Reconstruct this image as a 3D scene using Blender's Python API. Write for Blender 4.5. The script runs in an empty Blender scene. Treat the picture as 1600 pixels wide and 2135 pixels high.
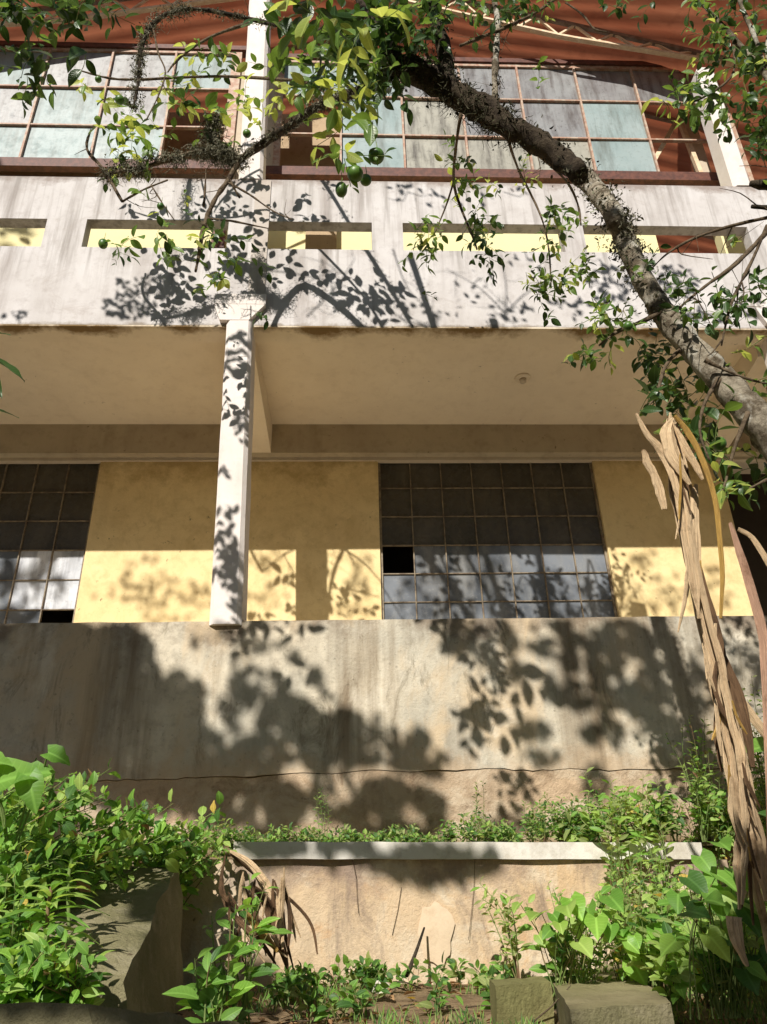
import bpy, math, random
from mathutils import Vector, Matrix, noise
R = math.radians
random.seed(11)
sc = bpy.context.scene
col = sc.collection

# ---------------------------------------------------------------- camera
F_PX, PITCH, YAW, ROLL = 1603.0, R(27.33), R(2.81), R(1.553)
FW = Vector((math.sin(YAW)*math.cos(PITCH), math.cos(YAW)*math.cos(PITCH), math.sin(PITCH)))
_r = Vector((math.cos(YAW), -math.sin(YAW), 0)); _u = _r.cross(FW)
RT = _r*math.cos(ROLL) - _u*math.sin(ROLL)
UP = _u*math.cos(ROLL) + _r*math.sin(ROLL)
cam = bpy.data.cameras.new('camera'); co = bpy.data.objects.new('camera', cam); col.objects.link(co)
cam.sensor_fit = 'HORIZONTAL'; cam.sensor_width = 36; cam.lens = 36*F_PX/1600
cam.clip_start = 0.05; cam.clip_end = 2000
m = Matrix.Identity(4)
for i in range(3):
    m[i][0] = RT[i]; m[i][1] = UP[i]; m[i][2] = -FW[i]
co.matrix_world = m
sc.camera = co

def at(px, py, Y):
    """point at distance Y (metres from the eye towards the facade) seen at a spot of the 1600x2135 photo"""
    d = FW*F_PX + RT*(px-800) - UP*(py-1067.5)
    return d*(Y/d.y)
def on_z(px, py, z):
    d = FW*F_PX + RT*(px-800) - UP*(py-1067.5)
    return d*(z/d.z)
def proj(p):
    k = p.dot(FW)
    if k < 0.05: return None
    return (800+F_PX*p.dot(RT)/k, 1067.5-F_PX*p.dot(UP)/k)

# ---------------------------------------------------------------- light
SUN = Vector((0.34, 1.0, -0.756)).normalized()      # direction the light travels
w = bpy.data.worlds.new('World'); sc.world = w; w.use_nodes = True
nt = w.node_tree; nt.nodes.clear()
sky = nt.nodes.new('ShaderNodeTexSky'); sky.sky_type = 'NISHITA'; sky.sun_disc = False
sky.sun_elevation = math.asin(-SUN.z)
sky.sun_rotation = math.atan2(-SUN.x, -SUN.y)
sky.dust_density = 0.4
bg = nt.nodes.new('ShaderNodeBackground'); bg.inputs[1].default_value = 0.05
wo = nt.nodes.new('ShaderNodeOutputWorld')
nt.links.new(sky.outputs[0], bg.inputs[0]); nt.links.new(bg.outputs[0], wo.inputs[0])
sl = bpy.data.lights.new('sun', 'SUN'); sl.energy = 5.0; sl.angle = R(0.53); sl.color = (1.0, 0.945, 0.86)
so = bpy.data.objects.new('sun', sl); col.objects.link(so)
so.rotation_euler = SUN.to_track_quat('-Z', 'Y').to_euler()
so.location = (-5, -10, 12)
sc.view_settings.view_transform = 'Standard'
sc.view_settings.look = 'None'
sc.view_settings.exposure = 0.24
sc.view_settings.gamma = 1
sc.render.engine = 'CYCLES'
sc.cycles.max_bounces = 8
sc.cycles.diffuse_bounces = 5

# ---------------------------------------------------------------- materials
def mat(name, rough=0.8, spec=0.3):
    m = bpy.data.materials.new(name); m.use_nodes = True
    b = m.node_tree.nodes['Principled BSDF']
    b.inputs['Roughness'].default_value = rough
    b.inputs['Specular IOR Level'].default_value = spec
    return m, m.node_tree, b
class N:
    """small node-writing helper"""
    def __init__(s, t): s.t = t
    def n(s, ty, **k):
        x = s.t.nodes.new(ty)
        for a, v in k.items(): setattr(x, a, v)
        return x
    def l(s, a, b): s.t.links.new(a, b)
    def pos(s, scale=(1, 1, 1)):
        g = s.n('ShaderNodeNewGeometry'); mp = s.n('ShaderNodeMapping'); mp.inputs['Scale'].default_value = scale
        s.l(g.outputs['Position'], mp.inputs['Vector']); return mp.outputs[0]
    def noise(s, v, scale, detail=6, rough=0.6, dist=0):
        x = s.n('ShaderNodeTexNoise'); x.inputs['Scale'].default_value = scale; x.inputs['Detail'].default_value = detail
        x.inputs['Roughness'].default_value = rough; x.inputs['Distortion'].default_value = dist
        s.l(v, x.inputs['Vector']); return x.outputs['Fac']
    def ramp(s, f, a, b, lo=0.0, hi=1.0):
        x = s.n('ShaderNodeMapRange'); x.clamp = True
        for i, v in enumerate((a, b, lo, hi)): x.inputs[i+1].default_value = v
        s.l(f, x.inputs[0]); return x.outputs[0]
    def mix(s, f, a, b, bt='MIX'):
        x = s.n('ShaderNodeMix', data_type='RGBA', blend_type=bt)
        if isinstance(f, float): x.inputs[0].default_value = f
        else: s.l(f, x.inputs[0])
        for i, v in ((6, a), (7, b)):
            if isinstance(v, tuple): x.inputs[i].default_value = (*v, 1)
            else: s.l(v, x.inputs[i])
        return x.outputs[2]
    def math(s, op, a, b=None):
        x = s.n('ShaderNodeMath', operation=op)
        for i, v in enumerate((a, b)):
            if v is None: continue
            if isinstance(v, (int, float)): x.inputs[i].default_value = v
            else: s.l(v, x.inputs[i])
        return x.outputs[0]
    def sep(s, v):
        x = s.n('ShaderNodeSeparateXYZ'); s.l(v, x.inputs[0]); return x.outputs
    def bump(s, h, b, strength=0.3, dist=0.01):
        x = s.n('ShaderNodeBump'); x.inputs['Strength'].default_value = strength; x.inputs['Distance'].default_value = dist
        s.l(h, x.inputs['Height']); s.l(x.outputs[0], b.inputs['Normal'])

def plaster(name, base, alt, stain, streak=0.5, blot=0.4, speck=0.0, speck_col=(0.08, 0.05, 0.03), bump=0.25, extra=None, streak_lo=0.48, rough=0.9):
    m, t, b = mat(name, rough, 0.15); q = N(t)
    p = q.pos()
    c = q.mix(q.ramp(q.noise(p, 1.7, 5), 0.35, 0.65), base, alt)
    c = q.mix(q.ramp(q.noise(p, 9, 8, 0.7), 0.5, 0.72, 0, blot), c, stain)
    sv = q.noise(q.pos((6, 6, 0.45)), 1.0, 7, 0.62, 0.2)
    mask = q.ramp(q.noise(p, 0.9, 3), 0.4, 0.62)
    c = q.mix(q.math('MULTIPLY', q.ramp(sv, streak_lo, streak_lo+0.2, 0, streak), mask), c, stain)
    if speck:
        c = q.mix(q.math('MULTIPLY', q.ramp(q.noise(q.pos((1, 1, 1)), 17, 4, 0.6), 0.66, 0.74, 0, 0.85), q.ramp(q.noise(p, 1.3, 3), 0.47, 0.62)), c, speck_col)
    if extra: c = extra(q, p, c)
    q.l(c, b.inputs['Base Color'])
    h = q.math('ADD', q.noise(p, 60, 6, 0.7), q.math('MULTIPLY', q.noise(p, 7, 4), 1.5))
    q.bump(h, b, bump, 0.01)
    return m
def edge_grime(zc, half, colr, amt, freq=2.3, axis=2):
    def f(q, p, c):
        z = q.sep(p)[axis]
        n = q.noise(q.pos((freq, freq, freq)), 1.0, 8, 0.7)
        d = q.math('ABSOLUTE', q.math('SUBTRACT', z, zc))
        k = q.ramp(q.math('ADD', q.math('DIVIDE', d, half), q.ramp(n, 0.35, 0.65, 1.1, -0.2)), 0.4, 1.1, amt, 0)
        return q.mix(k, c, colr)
    return f

M = {}
def parapet_extra(q, p, c):
    c = edge_grime(6.11, 0.16, (0.26, 0.2, 0.17), 0.75, 3.0)(q, p, c)
    z = q.sep(p)[2]
    dr = q.ramp(q.noise(q.pos((13, 13, 0.7)), 1.0, 6, 0.6), 0.5, 0.66, 0, 0.75)
    c = q.mix(q.math('MULTIPLY', dr, q.ramp(z, 4.75, 5.2, 0, 1)), c, (0.30, 0.27, 0.25))
    c = q.mix(q.ramp(q.noise(p, 2.9, 10, 0.75, 1.0), 0.56, 0.66, 0, 0.45), c, (0.40, 0.35, 0.32))
    c = q.mix(q.ramp(q.noise(p, 5.5, 10, 0.8, 1.5), 0.62, 0.64, 0, 0.6), c, (0.46, 0.42, 0.38))
    return edge_grime(4.335, 0.05, (0.25, 0.2, 0.15), 0.7, 5.0)(q, p, c)
M['parapet'] = plaster('limewashed_concrete', (0.66, 0.63, 0.62), (0.55, 0.515, 0.495), (0.33, 0.29, 0.27), 0.95, 0.38, extra=parapet_extra)
M['column'] = plaster('column_paint', (0.82, 0.76, 0.72), (0.76, 0.69, 0.64), (0.5, 0.42, 0.36), 0.4, 0.25)
M['soffit'] = plaster('ceiling_plaster', (0.80, 0.70, 0.55), (0.74, 0.64, 0.50), (0.5, 0.4, 0.29), 0.1, 0.25, 0.7, extra=edge_grime(5.02, 0.13, (0.16, 0.09, 0.02), 0.9, 1.6, axis=1))
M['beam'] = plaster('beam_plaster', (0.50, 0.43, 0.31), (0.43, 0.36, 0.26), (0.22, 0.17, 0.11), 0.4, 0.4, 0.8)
M['strip'] = plaster('pale_lintel', (0.60, 0.52, 0.40), (0.54, 0.46, 0.36), (0.3, 0.22, 0.15), 0.3, 0.3)
def yellow_extra(q, p, c):
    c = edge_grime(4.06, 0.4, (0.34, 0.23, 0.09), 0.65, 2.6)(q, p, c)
    c = q.mix(q.ramp(q.noise(p, 2.1, 9, 0.7, 0.8), 0.48, 0.66, 0, 0.55), c, (0.58, 0.43, 0.2))
    return q.mix(q.ramp(q.noise(p, 6, 9, 0.75, 0.6), 0.6, 0.7, 0, 0.5), c, (0.4, 0.28, 0.13))
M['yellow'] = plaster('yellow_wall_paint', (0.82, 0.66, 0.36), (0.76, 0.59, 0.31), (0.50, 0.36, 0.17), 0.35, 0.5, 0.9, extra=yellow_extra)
M['yellow_in'] = plaster('pale_yellow_paint', (0.80, 0.73, 0.42), (0.77, 0.70, 0.41), (0.6, 0.48, 0.25), 0.1, 0.1)
M['beige_in'] = plaster('beige_paint', (0.5, 0.38, 0.24), (0.44, 0.33, 0.22), (0.22, 0.14, 0.08), 0.3, 0.5, 1.0)
def base_extra(q, p, c):
    c = edge_grime(1.78, 0.26, (0.2, 0.15, 0.11), 0.75, 2.6)(q, p, c)
    c = q.mix(q.ramp(q.noise(q.pos((1.5, 1.5, 0.8)), 1.0, 8, 0.6, 0.6), 0.5, 0.6, 0, 0.85), c, (0.60, 0.47, 0.31))
    c = q.mix(q.ramp(q.noise(q.pos((2.6, 2.6, 1.9)), 1.0, 9, 0.7, 0.4), 0.55, 0.66, 0, 0.7), c, (0.74, 0.68, 0.56))
    c = q.mix(q.ramp(q.noise(q.pos((3.1, 3.1, 1.2)), 1.3, 9, 0.75, 0.9), 0.56, 0.66, 0, 0.75), c, (0.22, 0.185, 0.13))
    c = edge_grime(0.76, 0.26, (0.52, 0.39, 0.26), 0.75, 2.0)(q, p, c)
    s = q.ramp(q.noise(q.pos((3.2, 3.2, 0.25)), 1.0, 6, 0.6), 0.52, 0.66, 0, 0.75)
    c = q.mix(s, c, (0.2, 0.145, 0.09))
    return q.mix(q.ramp(q.noise(q.pos((28, 28, 28)), 1.0, 4), 0.62, 0.75, 0, 0.5), c, (0.1, 0.085, 0.06))
M['base'] = plaster('weathered_grey_plaster', (0.68, 0.60, 0.46), (0.50, 0.465, 0.38), (0.27, 0.23, 0.175), 0.7, 0.6, extra=base_extra, streak_lo=0.42, bump=0.6)
def plinth_extra(q, p, c):
    c = q.mix(q.ramp(q.noise(q.pos((2.2, 2.2, 3)), 1.0, 9, 0.7, 0.7), 0.47, 0.6, 0, 0.8), c, (0.60, 0.50, 0.37))
    c = q.mix(q.ramp(q.noise(q.pos((3, 3, 4)), 1.0, 9, 0.75, 1.0), 0.54, 0.66, 0, 0.8), c, (0.24, 0.16, 0.10))
    return edge_grime(0.3, 0.2, (0.16, 0.13, 0.06), 0.8, 3.0)(q, p, c)
M['plinth'] = plaster('earthy_plinth', (0.56, 0.41, 0.27), (0.46, 0.35, 0.24), (0.2, 0.13, 0.08), 0.5, 0.6, 0.8, bump=1.0, extra=plinth_extra)
def tan_extra(q, p, c):
    c = q.mix(q.ramp(q.noise(p, 2.3, 9, 0.7, 0.8), 0.5, 0.6, 0, 0.8), c, (0.66, 0.56, 0.42))
    c = q.mix(q.ramp(q.noise(q.pos((4, 4, 1.3)), 1.0, 9, 0.75, 0.6), 0.5, 0.64, 0, 0.8), c, (0.25, 0.19, 0.15))
    c = q.mix(q.ramp(q.noise(p, 3.7, 8, 0.7, 1.2), 0.56, 0.66, 0, 0.6), c, (0.55, 0.34, 0.18))
    return edge_grime(0.24, 0.26, (0.26, 0.19, 0.15), 0.8, 2.5)(q, p, c)
M['tan'] = plaster('tan_retaining_plaster', (0.60, 0.43, 0.26), (0.62, 0.49, 0.34), (0.33, 0.26, 0.18), 0.5, 0.5, 0.3, extra=tan_extra, bump=0.8)
M['kerbwhite'] = plaster('white_coping_paint', (0.72, 0.69, 0.63), (0.62, 0.58, 0.5), (0.3, 0.25, 0.18), 0.6, 0.6)
M['moss'] = plaster('mossy_concrete', (0.29, 0.255, 0.15), (0.18, 0.17, 0.085), (0.42, 0.37, 0.26), 0.3, 0.6, 0.6, bump=1.2)
M['olive'] = plaster('algae_concrete', (0.30, 0.27, 0.12), (0.2, 0.19, 0.08), (0.1, 0.085, 0.035), 0.8, 0.5, 0.5, bump=1.0)
def terrace(q, p, c):
    y = q.sep(p)[1]
    return q.mix(q.ramp(y, 2.1, 2.7, 0, 0.85), c, q.mix(q.ramp(q.noise(p, 7, 8, 0.7), 0.4, 0.62), (0.40, 0.29, 0.17), (0.20, 0.135, 0.075)))
M['soil'] = plaster('soil_and_litter', (0.11, 0.072, 0.042), (0.07, 0.05, 0.028), (0.22, 0.15, 0.09), 0.1, 0.6, 0.5, bump=1.5, extra=terrace)
M['floor'] = plaster('cement_floor', (0.78, 0.70, 0.56), (0.72, 0.64, 0.52), (0.5, 0.42, 0.32), 0.1, 0.3)
M['dark'] = plaster('unlit_interior_dark', (0.06, 0.045, 0.035), (0.05, 0.04, 0.03), (0.03, 0.02, 0.02))  # darkness of the unlit room put into the wall colour

def metal(name, a, b_, rough=0.6):
    m, t, b = mat(name, rough, 0.4); q = N(t); p = q.pos()
    c = q.mix(q.ramp(q.noise(p, 16, 6, 0.7), 0.42, 0.6), a, b_)
    q.l(c, b.inputs['Base Color']); q.bump(q.noise(p, 90, 4), b, 0.3, 0.003); return m
M['rust'] = metal('rusty_orange_frame', (0.40, 0.22, 0.15), (0.52, 0.41, 0.31))
M['darkrust'] = metal('dark_rust_rail', (0.09, 0.035, 0.025), (0.16, 0.06, 0.04))
M['mullion'] = metal('cream_window_bar', (0.27, 0.22, 0.15), (0.14, 0.1, 0.065))
M['truss'] = metal('cream_truss_paint', (0.82, 0.66, 0.46), (0.7, 0.5, 0.32))
M['greysteel'] = metal('grey_roof_beam', (0.30, 0.24, 0.2), (0.2, 0.14, 0.1))

def glass(name, a, b_, grime, g=0.5, rough=0.22, spec=0.5, vs=1.0):
    m, t, b = mat(name, rough, spec); q = N(t); p = q.pos()
    c = q.mix(q.ramp(q.noise(p, 1.6, 4), 0.35, 0.65), a, b_)
    st = q.noise(q.pos((9*vs, 9*vs, 1.3)), 1.0, 7, 0.65)
    c = q.mix(q.ramp(st, 0.46, 0.68, 0, g), c, grime)
    c = q.mix(q.ramp(q.noise(p, 22, 6, .7), 0.55, 0.72, 0, g*0.7), c, grime)
    q.l(c, b.inputs['Base Color'])
    q.l(q.ramp(q.noise(p, 12, 5), 0.3, 0.7, rough*0.7, rough+0.2), b.inputs['Roughness'])
    return m
M['g_blue'] = glass('frosted_blue_pane', (0.27, 0.35, 0.35), (0.36, 0.43, 0.43), (0.15, 0.17, 0.155), 0.8, 0.4, 0.3)
M['g_grey'] = glass('stained_grey_pane', (0.31, 0.32, 0.32), (0.24, 0.235, 0.24), (0.10, 0.085, 0.08), 0.95, 0.35)
M['g_mould'] = glass('mouldy_beige_pane', (0.40, 0.385, 0.32), (0.31, 0.295, 0.25), (0.075, 0.065, 0.05), 1.0, 0.45)
M['g_shaded'] = glass('dusty_shaded_pane', (0.055, 0.049, 0.036), (0.085, 0.076, 0.058), (0.14, 0.125, 0.095), 0.5, 0.2, 0.25, 0.5)  # darker copy of the glass for the upper rows in shade
M['g_sunlit'] = glass('dusty_sunlit_pane', (0.05, 0.056, 0.065), (0.20, 0.22, 0.25), (0.28, 0.28, 0.27), 0.6, 0.14, 0.4, 0.5)  # dust plus sunlight and sky reflection painted into the lower rows
M['g_white'] = glass('paper_lined_pane', (0.74, 0.76, 0.80), (0.30, 0.32, 0.36), (0.16, 0.16, 0.17), 0.9, 0.3)  # white lining, with reflections painted over it as darker blotches

def roofmat():
    m, t, b = mat('red_roof_sheet', 0.7, 0.2); q = N(t); p = q.pos()
    c = q.mix(q.ramp(q.noise(q.pos((0.6, 3.5, 1)), 1.3, 5), 0.35, 0.65), (0.36, 0.11, 0.055), (0.50, 0.19, 0.10))
    c = q.mix(q.ramp(q.noise(p, 5, 6), 0.55, 0.75, 0, 0.5), c, (0.2, 0.06, 0.03))
    q.l(c, b.inputs['Base Color'])
    tr = q.n('ShaderNodeBsdfTranslucent'); q.l(c, tr.inputs[0])
    mx = q.n('ShaderNodeMixShader'); mx.inputs[0].default_value = 0.35
    o = t.nodes['Material Output']
    q.l(b.outputs[0], mx.inputs[1]); q.l(tr.outputs[0], mx.inputs[2]); q.l(mx.outputs[0], o.inputs[0])
    return m
M['roof'] = roofmat()

def leafmat(name, c1, c2, trans=0.4, rough=0.35, vein=0.45, veins=9, vcol=None):
    m, t, b = mat(name, rough, 0.4); q = N(t)
    uv = q.n('ShaderNodeUVMap').outputs[0]; s = q.sep(uv)
    p = q.pos()
    c = q.mix(q.ramp(q.noise(p, 6, 3), 0.38, 0.62), c1, c2)
    au = q.math('ABSOLUTE', q.math('SUBTRACT', s[0], 0.5))
    mid = q.ramp(au, 0.02, 0.07, 1, 0)
    wv = q.math('FRACT', q.math('SUBTRACT', q.math('MULTIPLY', s[1], veins), q.math('MULTIPLY', au, 3.2)))
    side = q.ramp(q.math('ABSOLUTE', q.math('SUBTRACT', wv, 0.5)), 0.0, 0.11, 0.55, 0)
    vf = q.math('MULTIPLY', q.math('MAXIMUM', mid, side), vein)
    light = vcol or tuple(min(1, x*1.7+0.03) for x in c2)
    c = q.mix(vf, c, light)
    c = q.mix(q.ramp(q.noise(p, 45, 4), 0.66, 0.75, 0, 0.55), c, (0.2, 0.16, 0.04))
    q.l(c, b.inputs['Base Color'])
    q.bump(q.math('MAXIMUM', mid, side), b, 0.35, 0.002)
    tr = q.n('ShaderNodeBsdfTranslucent')
    q.l(q.mix(0.5, c, (c2[0]*2.0, c2[1]*1.8, c2[2]*0.7)), tr.inputs[0])
    mx = q.n('ShaderNodeMixShader'); mx.inputs[0].default_value = trans
    q.l(b.outputs[0], mx.inputs[1]); q.l(tr.outputs[0], mx.inputs[2]); q.l(mx.outputs[0], t.nodes['Material Output'].inputs[0])
    return m
M['cit_dark'] = leafmat('dark_citrus_leaf', (0.028, 0.065, 0.016), (0.05, 0.10, 0.024), 0.3, 0.32)
M['cit_mid'] = leafmat('green_citrus_leaf', (0.10, 0.19, 0.04), (0.15, 0.25, 0.05), 0.4, 0.35)
M['cit_lime'] = leafmat('yellow_green_citrus_leaf', (0.30, 0.39, 0.09), (0.42, 0.48, 0.13), 0.5, 0.4)
M['canopy'] = leafmat('shade_caster_leaf', (0.03, 0.05, 0.016), (0.045, 0.075, 0.022), 0.06, 0.5)  # dark and nearly opaque so the unseen crown lets little light through
M['weed'] = leafmat('weed_leaf', (0.13, 0.29, 0.045), (0.21, 0.40, 0.07), 0.45, 0.45)
M['weed_dk'] = leafmat('dark_weed_leaf', (0.045, 0.12, 0.025), (0.075, 0.17, 0.035), 0.4, 0.45)
M['weed_lt'] = leafmat('light_weed_leaf', (0.30, 0.48, 0.10), (0.42, 0.58, 0.16), 0.5, 0.45)
M['herb'] = leafmat('dull_herb_leaf', (0.22, 0.29, 0.09), (0.33, 0.39, 0.15), 0.45, 0.6)
M['big'] = leafmat('broad_leaf', (0.18, 0.38, 0.05), (0.30, 0.52, 0.09), 0.45, 0.4, 0.6, 7)
M['yellowleaf'] = leafmat('yellowed_leaf', (0.55, 0.45, 0.08), (0.6, 0.42, 0.1), 0.4, 0.5)
M['litter'] = leafmat('dead_leaf', (0.24, 0.13, 0.06), (0.38, 0.23, 0.11), 0.15, 0.8)

def bark(name, a, b_, c_, scale=14, bmp=1.0):
    m, t, b = mat(name, 0.95, 0.1); q = N(t); p = q.pos()
    c = q.mix(q.ramp(q.noise(p, scale, 7, 0.7), 0.42, 0.58), a, b_)
    c = q.mix(q.ramp(q.noise(p, scale*0.45, 5), 0.54, 0.62, 0, 0.9), c, c_)
    q.l(c, b.inputs['Base Color'])
    q.bump(q.math('ADD', q.noise(p, 40, 8, 0.75), q.noise(p, 14, 3)), b, bmp, 0.02); return m
M['bark'] = bark('lichened_bark', (0.38, 0.33, 0.25), (0.12, 0.095, 0.065), (0.56, 0.53, 0.45), 11)
M['bark_dk'] = bark('dark_bark', (0.045, 0.034, 0.025), (0.09, 0.07, 0.048), (0.03, 0.027, 0.02))
M['mossy'] = bark('tree_moss', (0.055, 0.052, 0.03), (0.10, 0.095, 0.055), (0.17, 0.16, 0.11), 30)  # moss, its colour deepened to carry the backlit shade
M['lichen'] = bark('grey_lichen', (0.26, 0.25, 0.17), (0.36, 0.34, 0.25), (0.16, 0.15, 0.09), 30)
M['twig'] = bark('twig_bark', (0.13, 0.095, 0.06), (0.2, 0.15, 0.1), (0.07, 0.05, 0.035), 30)
M['stem'] = bark('green_stem', (0.13, 0.2, 0.05), (0.2, 0.26, 0.09), (0.22, 0.13, 0.08), 10, 0.2)
def strawmat(name, a, b_, dk):
    m, t, b = mat(name, 0.75, 0.25); q = N(t)
    uv = q.n('ShaderNodeUVMap').outputs[0]
    mp = q.n('ShaderNodeMapping'); mp.inputs['Scale'].default_value = (26, 0.9, 1); q.l(uv, mp.inputs[0])
    n = q.noise(mp.outputs[0], 1.6, 6, 0.65)
    c = q.mix(q.ramp(n, 0.38, 0.62), a, b_)
    c = q.mix(q.ramp(q.noise(mp.outputs[0], 2.3, 7, 0.7), 0.55, 0.63, 0, 0.8), c, dk)
    c = q.mix(q.ramp(q.noise(q.pos(), 9, 6, 0.7), 0.54, 0.68, 0, 0.85), c, dk)
    q.l(c, b.inputs['Base Color']); q.bump(n, b, 0.9, 0.01); return m
M['straw'] = strawmat('dry_banana_fibre', (0.84, 0.64, 0.40), (0.68, 0.48, 0.28), (0.26, 0.16, 0.08))
M['straw_dk'] = strawmat('brown_banana_fibre', (0.25, 0.15, 0.075), (0.16, 0.09, 0.05), (0.06, 0.035, 0.02))
M['gold'] = strawmat('golden_midrib', (0.60, 0.38, 0.1), (0.5, 0.3, 0.08), (0.25, 0.14, 0.05))
M['pinkish'] = strawmat('pinkish_dry_stalk', (0.62, 0.38, 0.26), (0.5, 0.3, 0.2), (0.3, 0.16, 0.1))
def fruitmat():
    m, t, b = mat('green_citrus_skin', 0.38, 0.5); q = N(t); p = q.pos()
    q.l(q.mix(q.ramp(q.noise(p, 14, 3), 0.4, 0.65), (0.045, 0.12, 0.02), (0.12, 0.22, 0.035)), b.inputs['Base Color'])
    q.bump(q.noise(p, 260, 2), b, 0.3, 0.002); return m
M['fruit'] = fruitmat()

# ---------------------------------------------------------------- mesh helpers
class MB:
    def __init__(s): s.v = []; s.f = []; s.m = []; s.uv = []; s.mats = []; s.sm = []
    def mi(s, mt):
        if mt not in s.mats: s.mats.append(mt)
        return s.mats.index(mt)
    def add(s, vs, fs, mt, uvs=None, smooth=False):
        o = len(s.v); k = s.mi(mt)
        s.v += [tuple(v) for v in vs]; s.uv += (uvs if uvs else [(0.5, 0.5)]*len(vs))
        for f in fs: s.f.append([i+o for i in f]); s.m.append(k); s.sm.append(smooth)
    def box(s, x0, x1, y0, y1, z0, z1, mt):
        vs = [(x, y, z) for z in (z0, z1) for y in (y0, y1) for x in (x0, x1)]
        s.add(vs, [(0, 2, 3, 1), (4, 5, 7, 6), (0, 1, 5, 4), (2, 6, 7, 3), (0, 4, 6, 2), (1, 3, 7, 5)], mt)
    def hexa(s, bot, top, mt):
        s.add(list(bot)+list(top), [(3, 2, 1, 0), (4, 5, 6, 7), (0, 1, 5, 4), (1, 2, 6, 5), (2, 3, 7, 6), (3, 0, 4, 7)], mt)
    def bar(s, a, b, wd, mt, dp=None, up=Vector((0, 0, 1))):
        a = Vector(a); b = Vector(b); d = (b-a).normalized()
        if abs(d.dot(up)) > 0.95: up = Vector((1, 0, 0))
        x = d.cross(up).normalized(); y = x.cross(d); dp = dp or wd
        o = [x*wd/2*i+y*dp/2*j for i, j in ((-1, -1), (1, -1), (1, 1), (-1, 1))]
        s.hexa([a+k for k in o], [b+k for k in o], mt)
    def tube(s, pts, rad, mt, n=8, rough=0.0, seed=0, cap=True):
        pts = [Vector(p) for p in pts]; L = len(pts); vs = []; uvs = []
        x = None
        for i, p in enumerate(pts):
            d = (pts[min(i+1, L-1)]-pts[max(i-1, 0)]).normalized()
            if x is None:
                x = d.cross(Vector((0, 0, 1)))
                if x.length < 0.1: x = d.cross(Vector((1, 0, 0)))
            x = (x-d*x.dot(d)).normalized(); y = d.cross(x)
            r = rad[i] if isinstance(rad, (list, tuple)) else rad
            for k in range(n):
                a = 2*math.pi*k/n; c = x*math.cos(a)+y*math.sin(a)
                rr = r*(1+rough*noise.noise((p+c*r)*(2.2/max(0.06, r))*0.5+Vector((seed, 0, 0)))*2) if rough else r
                vs.append(p+c*rr); uvs.append((k/n, i/L))
        fs = [(i*n+k, i*n+(k+1) % n, (i+1)*n+(k+1) % n, (i+1)*n+k) for i in range(L-1) for k in range(n)]
        if cap: fs += [tuple(range(n))[::-1], tuple((L-1)*n+k for k in range(n))]
        s.add(vs, fs, mt, uvs, True)
    def leaf(s, p, ax, nr, L, W, mt, curl=0.25, fold=0.25, prof='oval', st=6, wav=0.0):
        ax = ax.normalized(); sd = ax.cross(nr)
        if sd.length < 1e-3: sd = ax.orthogonal()
        sd.normalize(); nr = sd.cross(ax)
        vs = []; uvs = []
        ph = random.random()*6
        for i in range(st):
            t = i/(st-1)
            if prof == 'oval': wv = math.sin(math.pi*min(1, t*0.97+0.02))**0.8*(1-0.18*t)
            elif prof == 'heart': wv = (0.62, 0.98, 1.0, 0.93, 0.78, 0.55, 0.28, 0.06)[min(7, int(round(t*7)))]
            elif prof == 'lance': wv = (math.sin(math.pi*t**0.7))**1.1*0.9
            else: wv = math.sin(math.pi*t)
            back = -0.20*L if (prof == 'heart' and i == 0) else 0
            c = p+ax*(L*t)-nr*(curl*L*t*t)
            e = nr*(fold*W*wv*0.5)
            wob = nr*(wav*W*math.sin(ph+t*11))
            vs += [c+sd*(wv*W/2)+e+wob+ax*back, c, c-sd*(wv*W/2)+e-wob+ax*back]
            uvs += [(0.5+0.5*wv, t), (0.5, t), (0.5-0.5*wv, t)]
        fs = []
        for i in range(st-1):
            a = 3*i; fs += [(a, a+1, a+4, a+3), (a+1, a+2, a+5, a+4)]
        s.add(vs, fs, mt, uvs, True)
    def ribbon(s, pts, wid, mt, th=0.003, cup=0.3, ragged=0.0, seed=0, tilt=0.0, nseg=6):
        """dry leaf strip: closed, cupped cross-section with thickness"""
        pts = [Vector(p) for p in pts]; L = len(pts); vs = []; uvs = []
        for i, p in enumerate(pts):
            d = (pts[min(i+1, L-1)]-pts[max(i-1, 0)]).normalized()
            vw = Vector((-0.2, 1, 0.2)).normalized()
            x = d.cross(vw).normalized(); y = x.cross(d)
            tl = tilt+0.55*noise.noise(Vector((i*0.12, seed*3.1, 0)))
            x, y = x*math.cos(tl)+y*math.sin(tl), y*math.cos(tl)-x*math.sin(tl)
            w_ = wid[i] if isinstance(wid, (list, tuple)) else wid
            for sgn in (1, -1):
                rng = range(nseg+1) if sgn == 1 else range(nseg, -1, -1)
                for k in rng:
                    u = k/nseg*2-1
                    rg = 1+ragged*noise.noise(Vector((i*0.33, (2 if u > 0 else -2)+seed*7, seed)))+0.25*ragged*noise.noise(Vector((i*1.7, u*2, seed)))
                    q_ = p+x*(u*w_/2*rg)+y*(cup*w_*(u*u-0.5)+(0.07*w_*(-1)**k)+sgn*th/2+0.16*w_*noise.noise(Vector((u*3.4, i*0.07, seed))))
                    vs.append(q_); uvs.append((u/2+0.5, i*0.2+seed))
        n = 2*(nseg+1)
        fs = [(i*n+k, i*n+(k+1) % n, (i+1)*n+(k+1) % n, (i+1)*n+k) for i in range(L-1) for k in range(n)]
        fs += [tuple(range(n))[::-1], tuple((L-1)*n+k for k in range(n))]
        s.add(vs, fs, mt, uvs, False)
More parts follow.
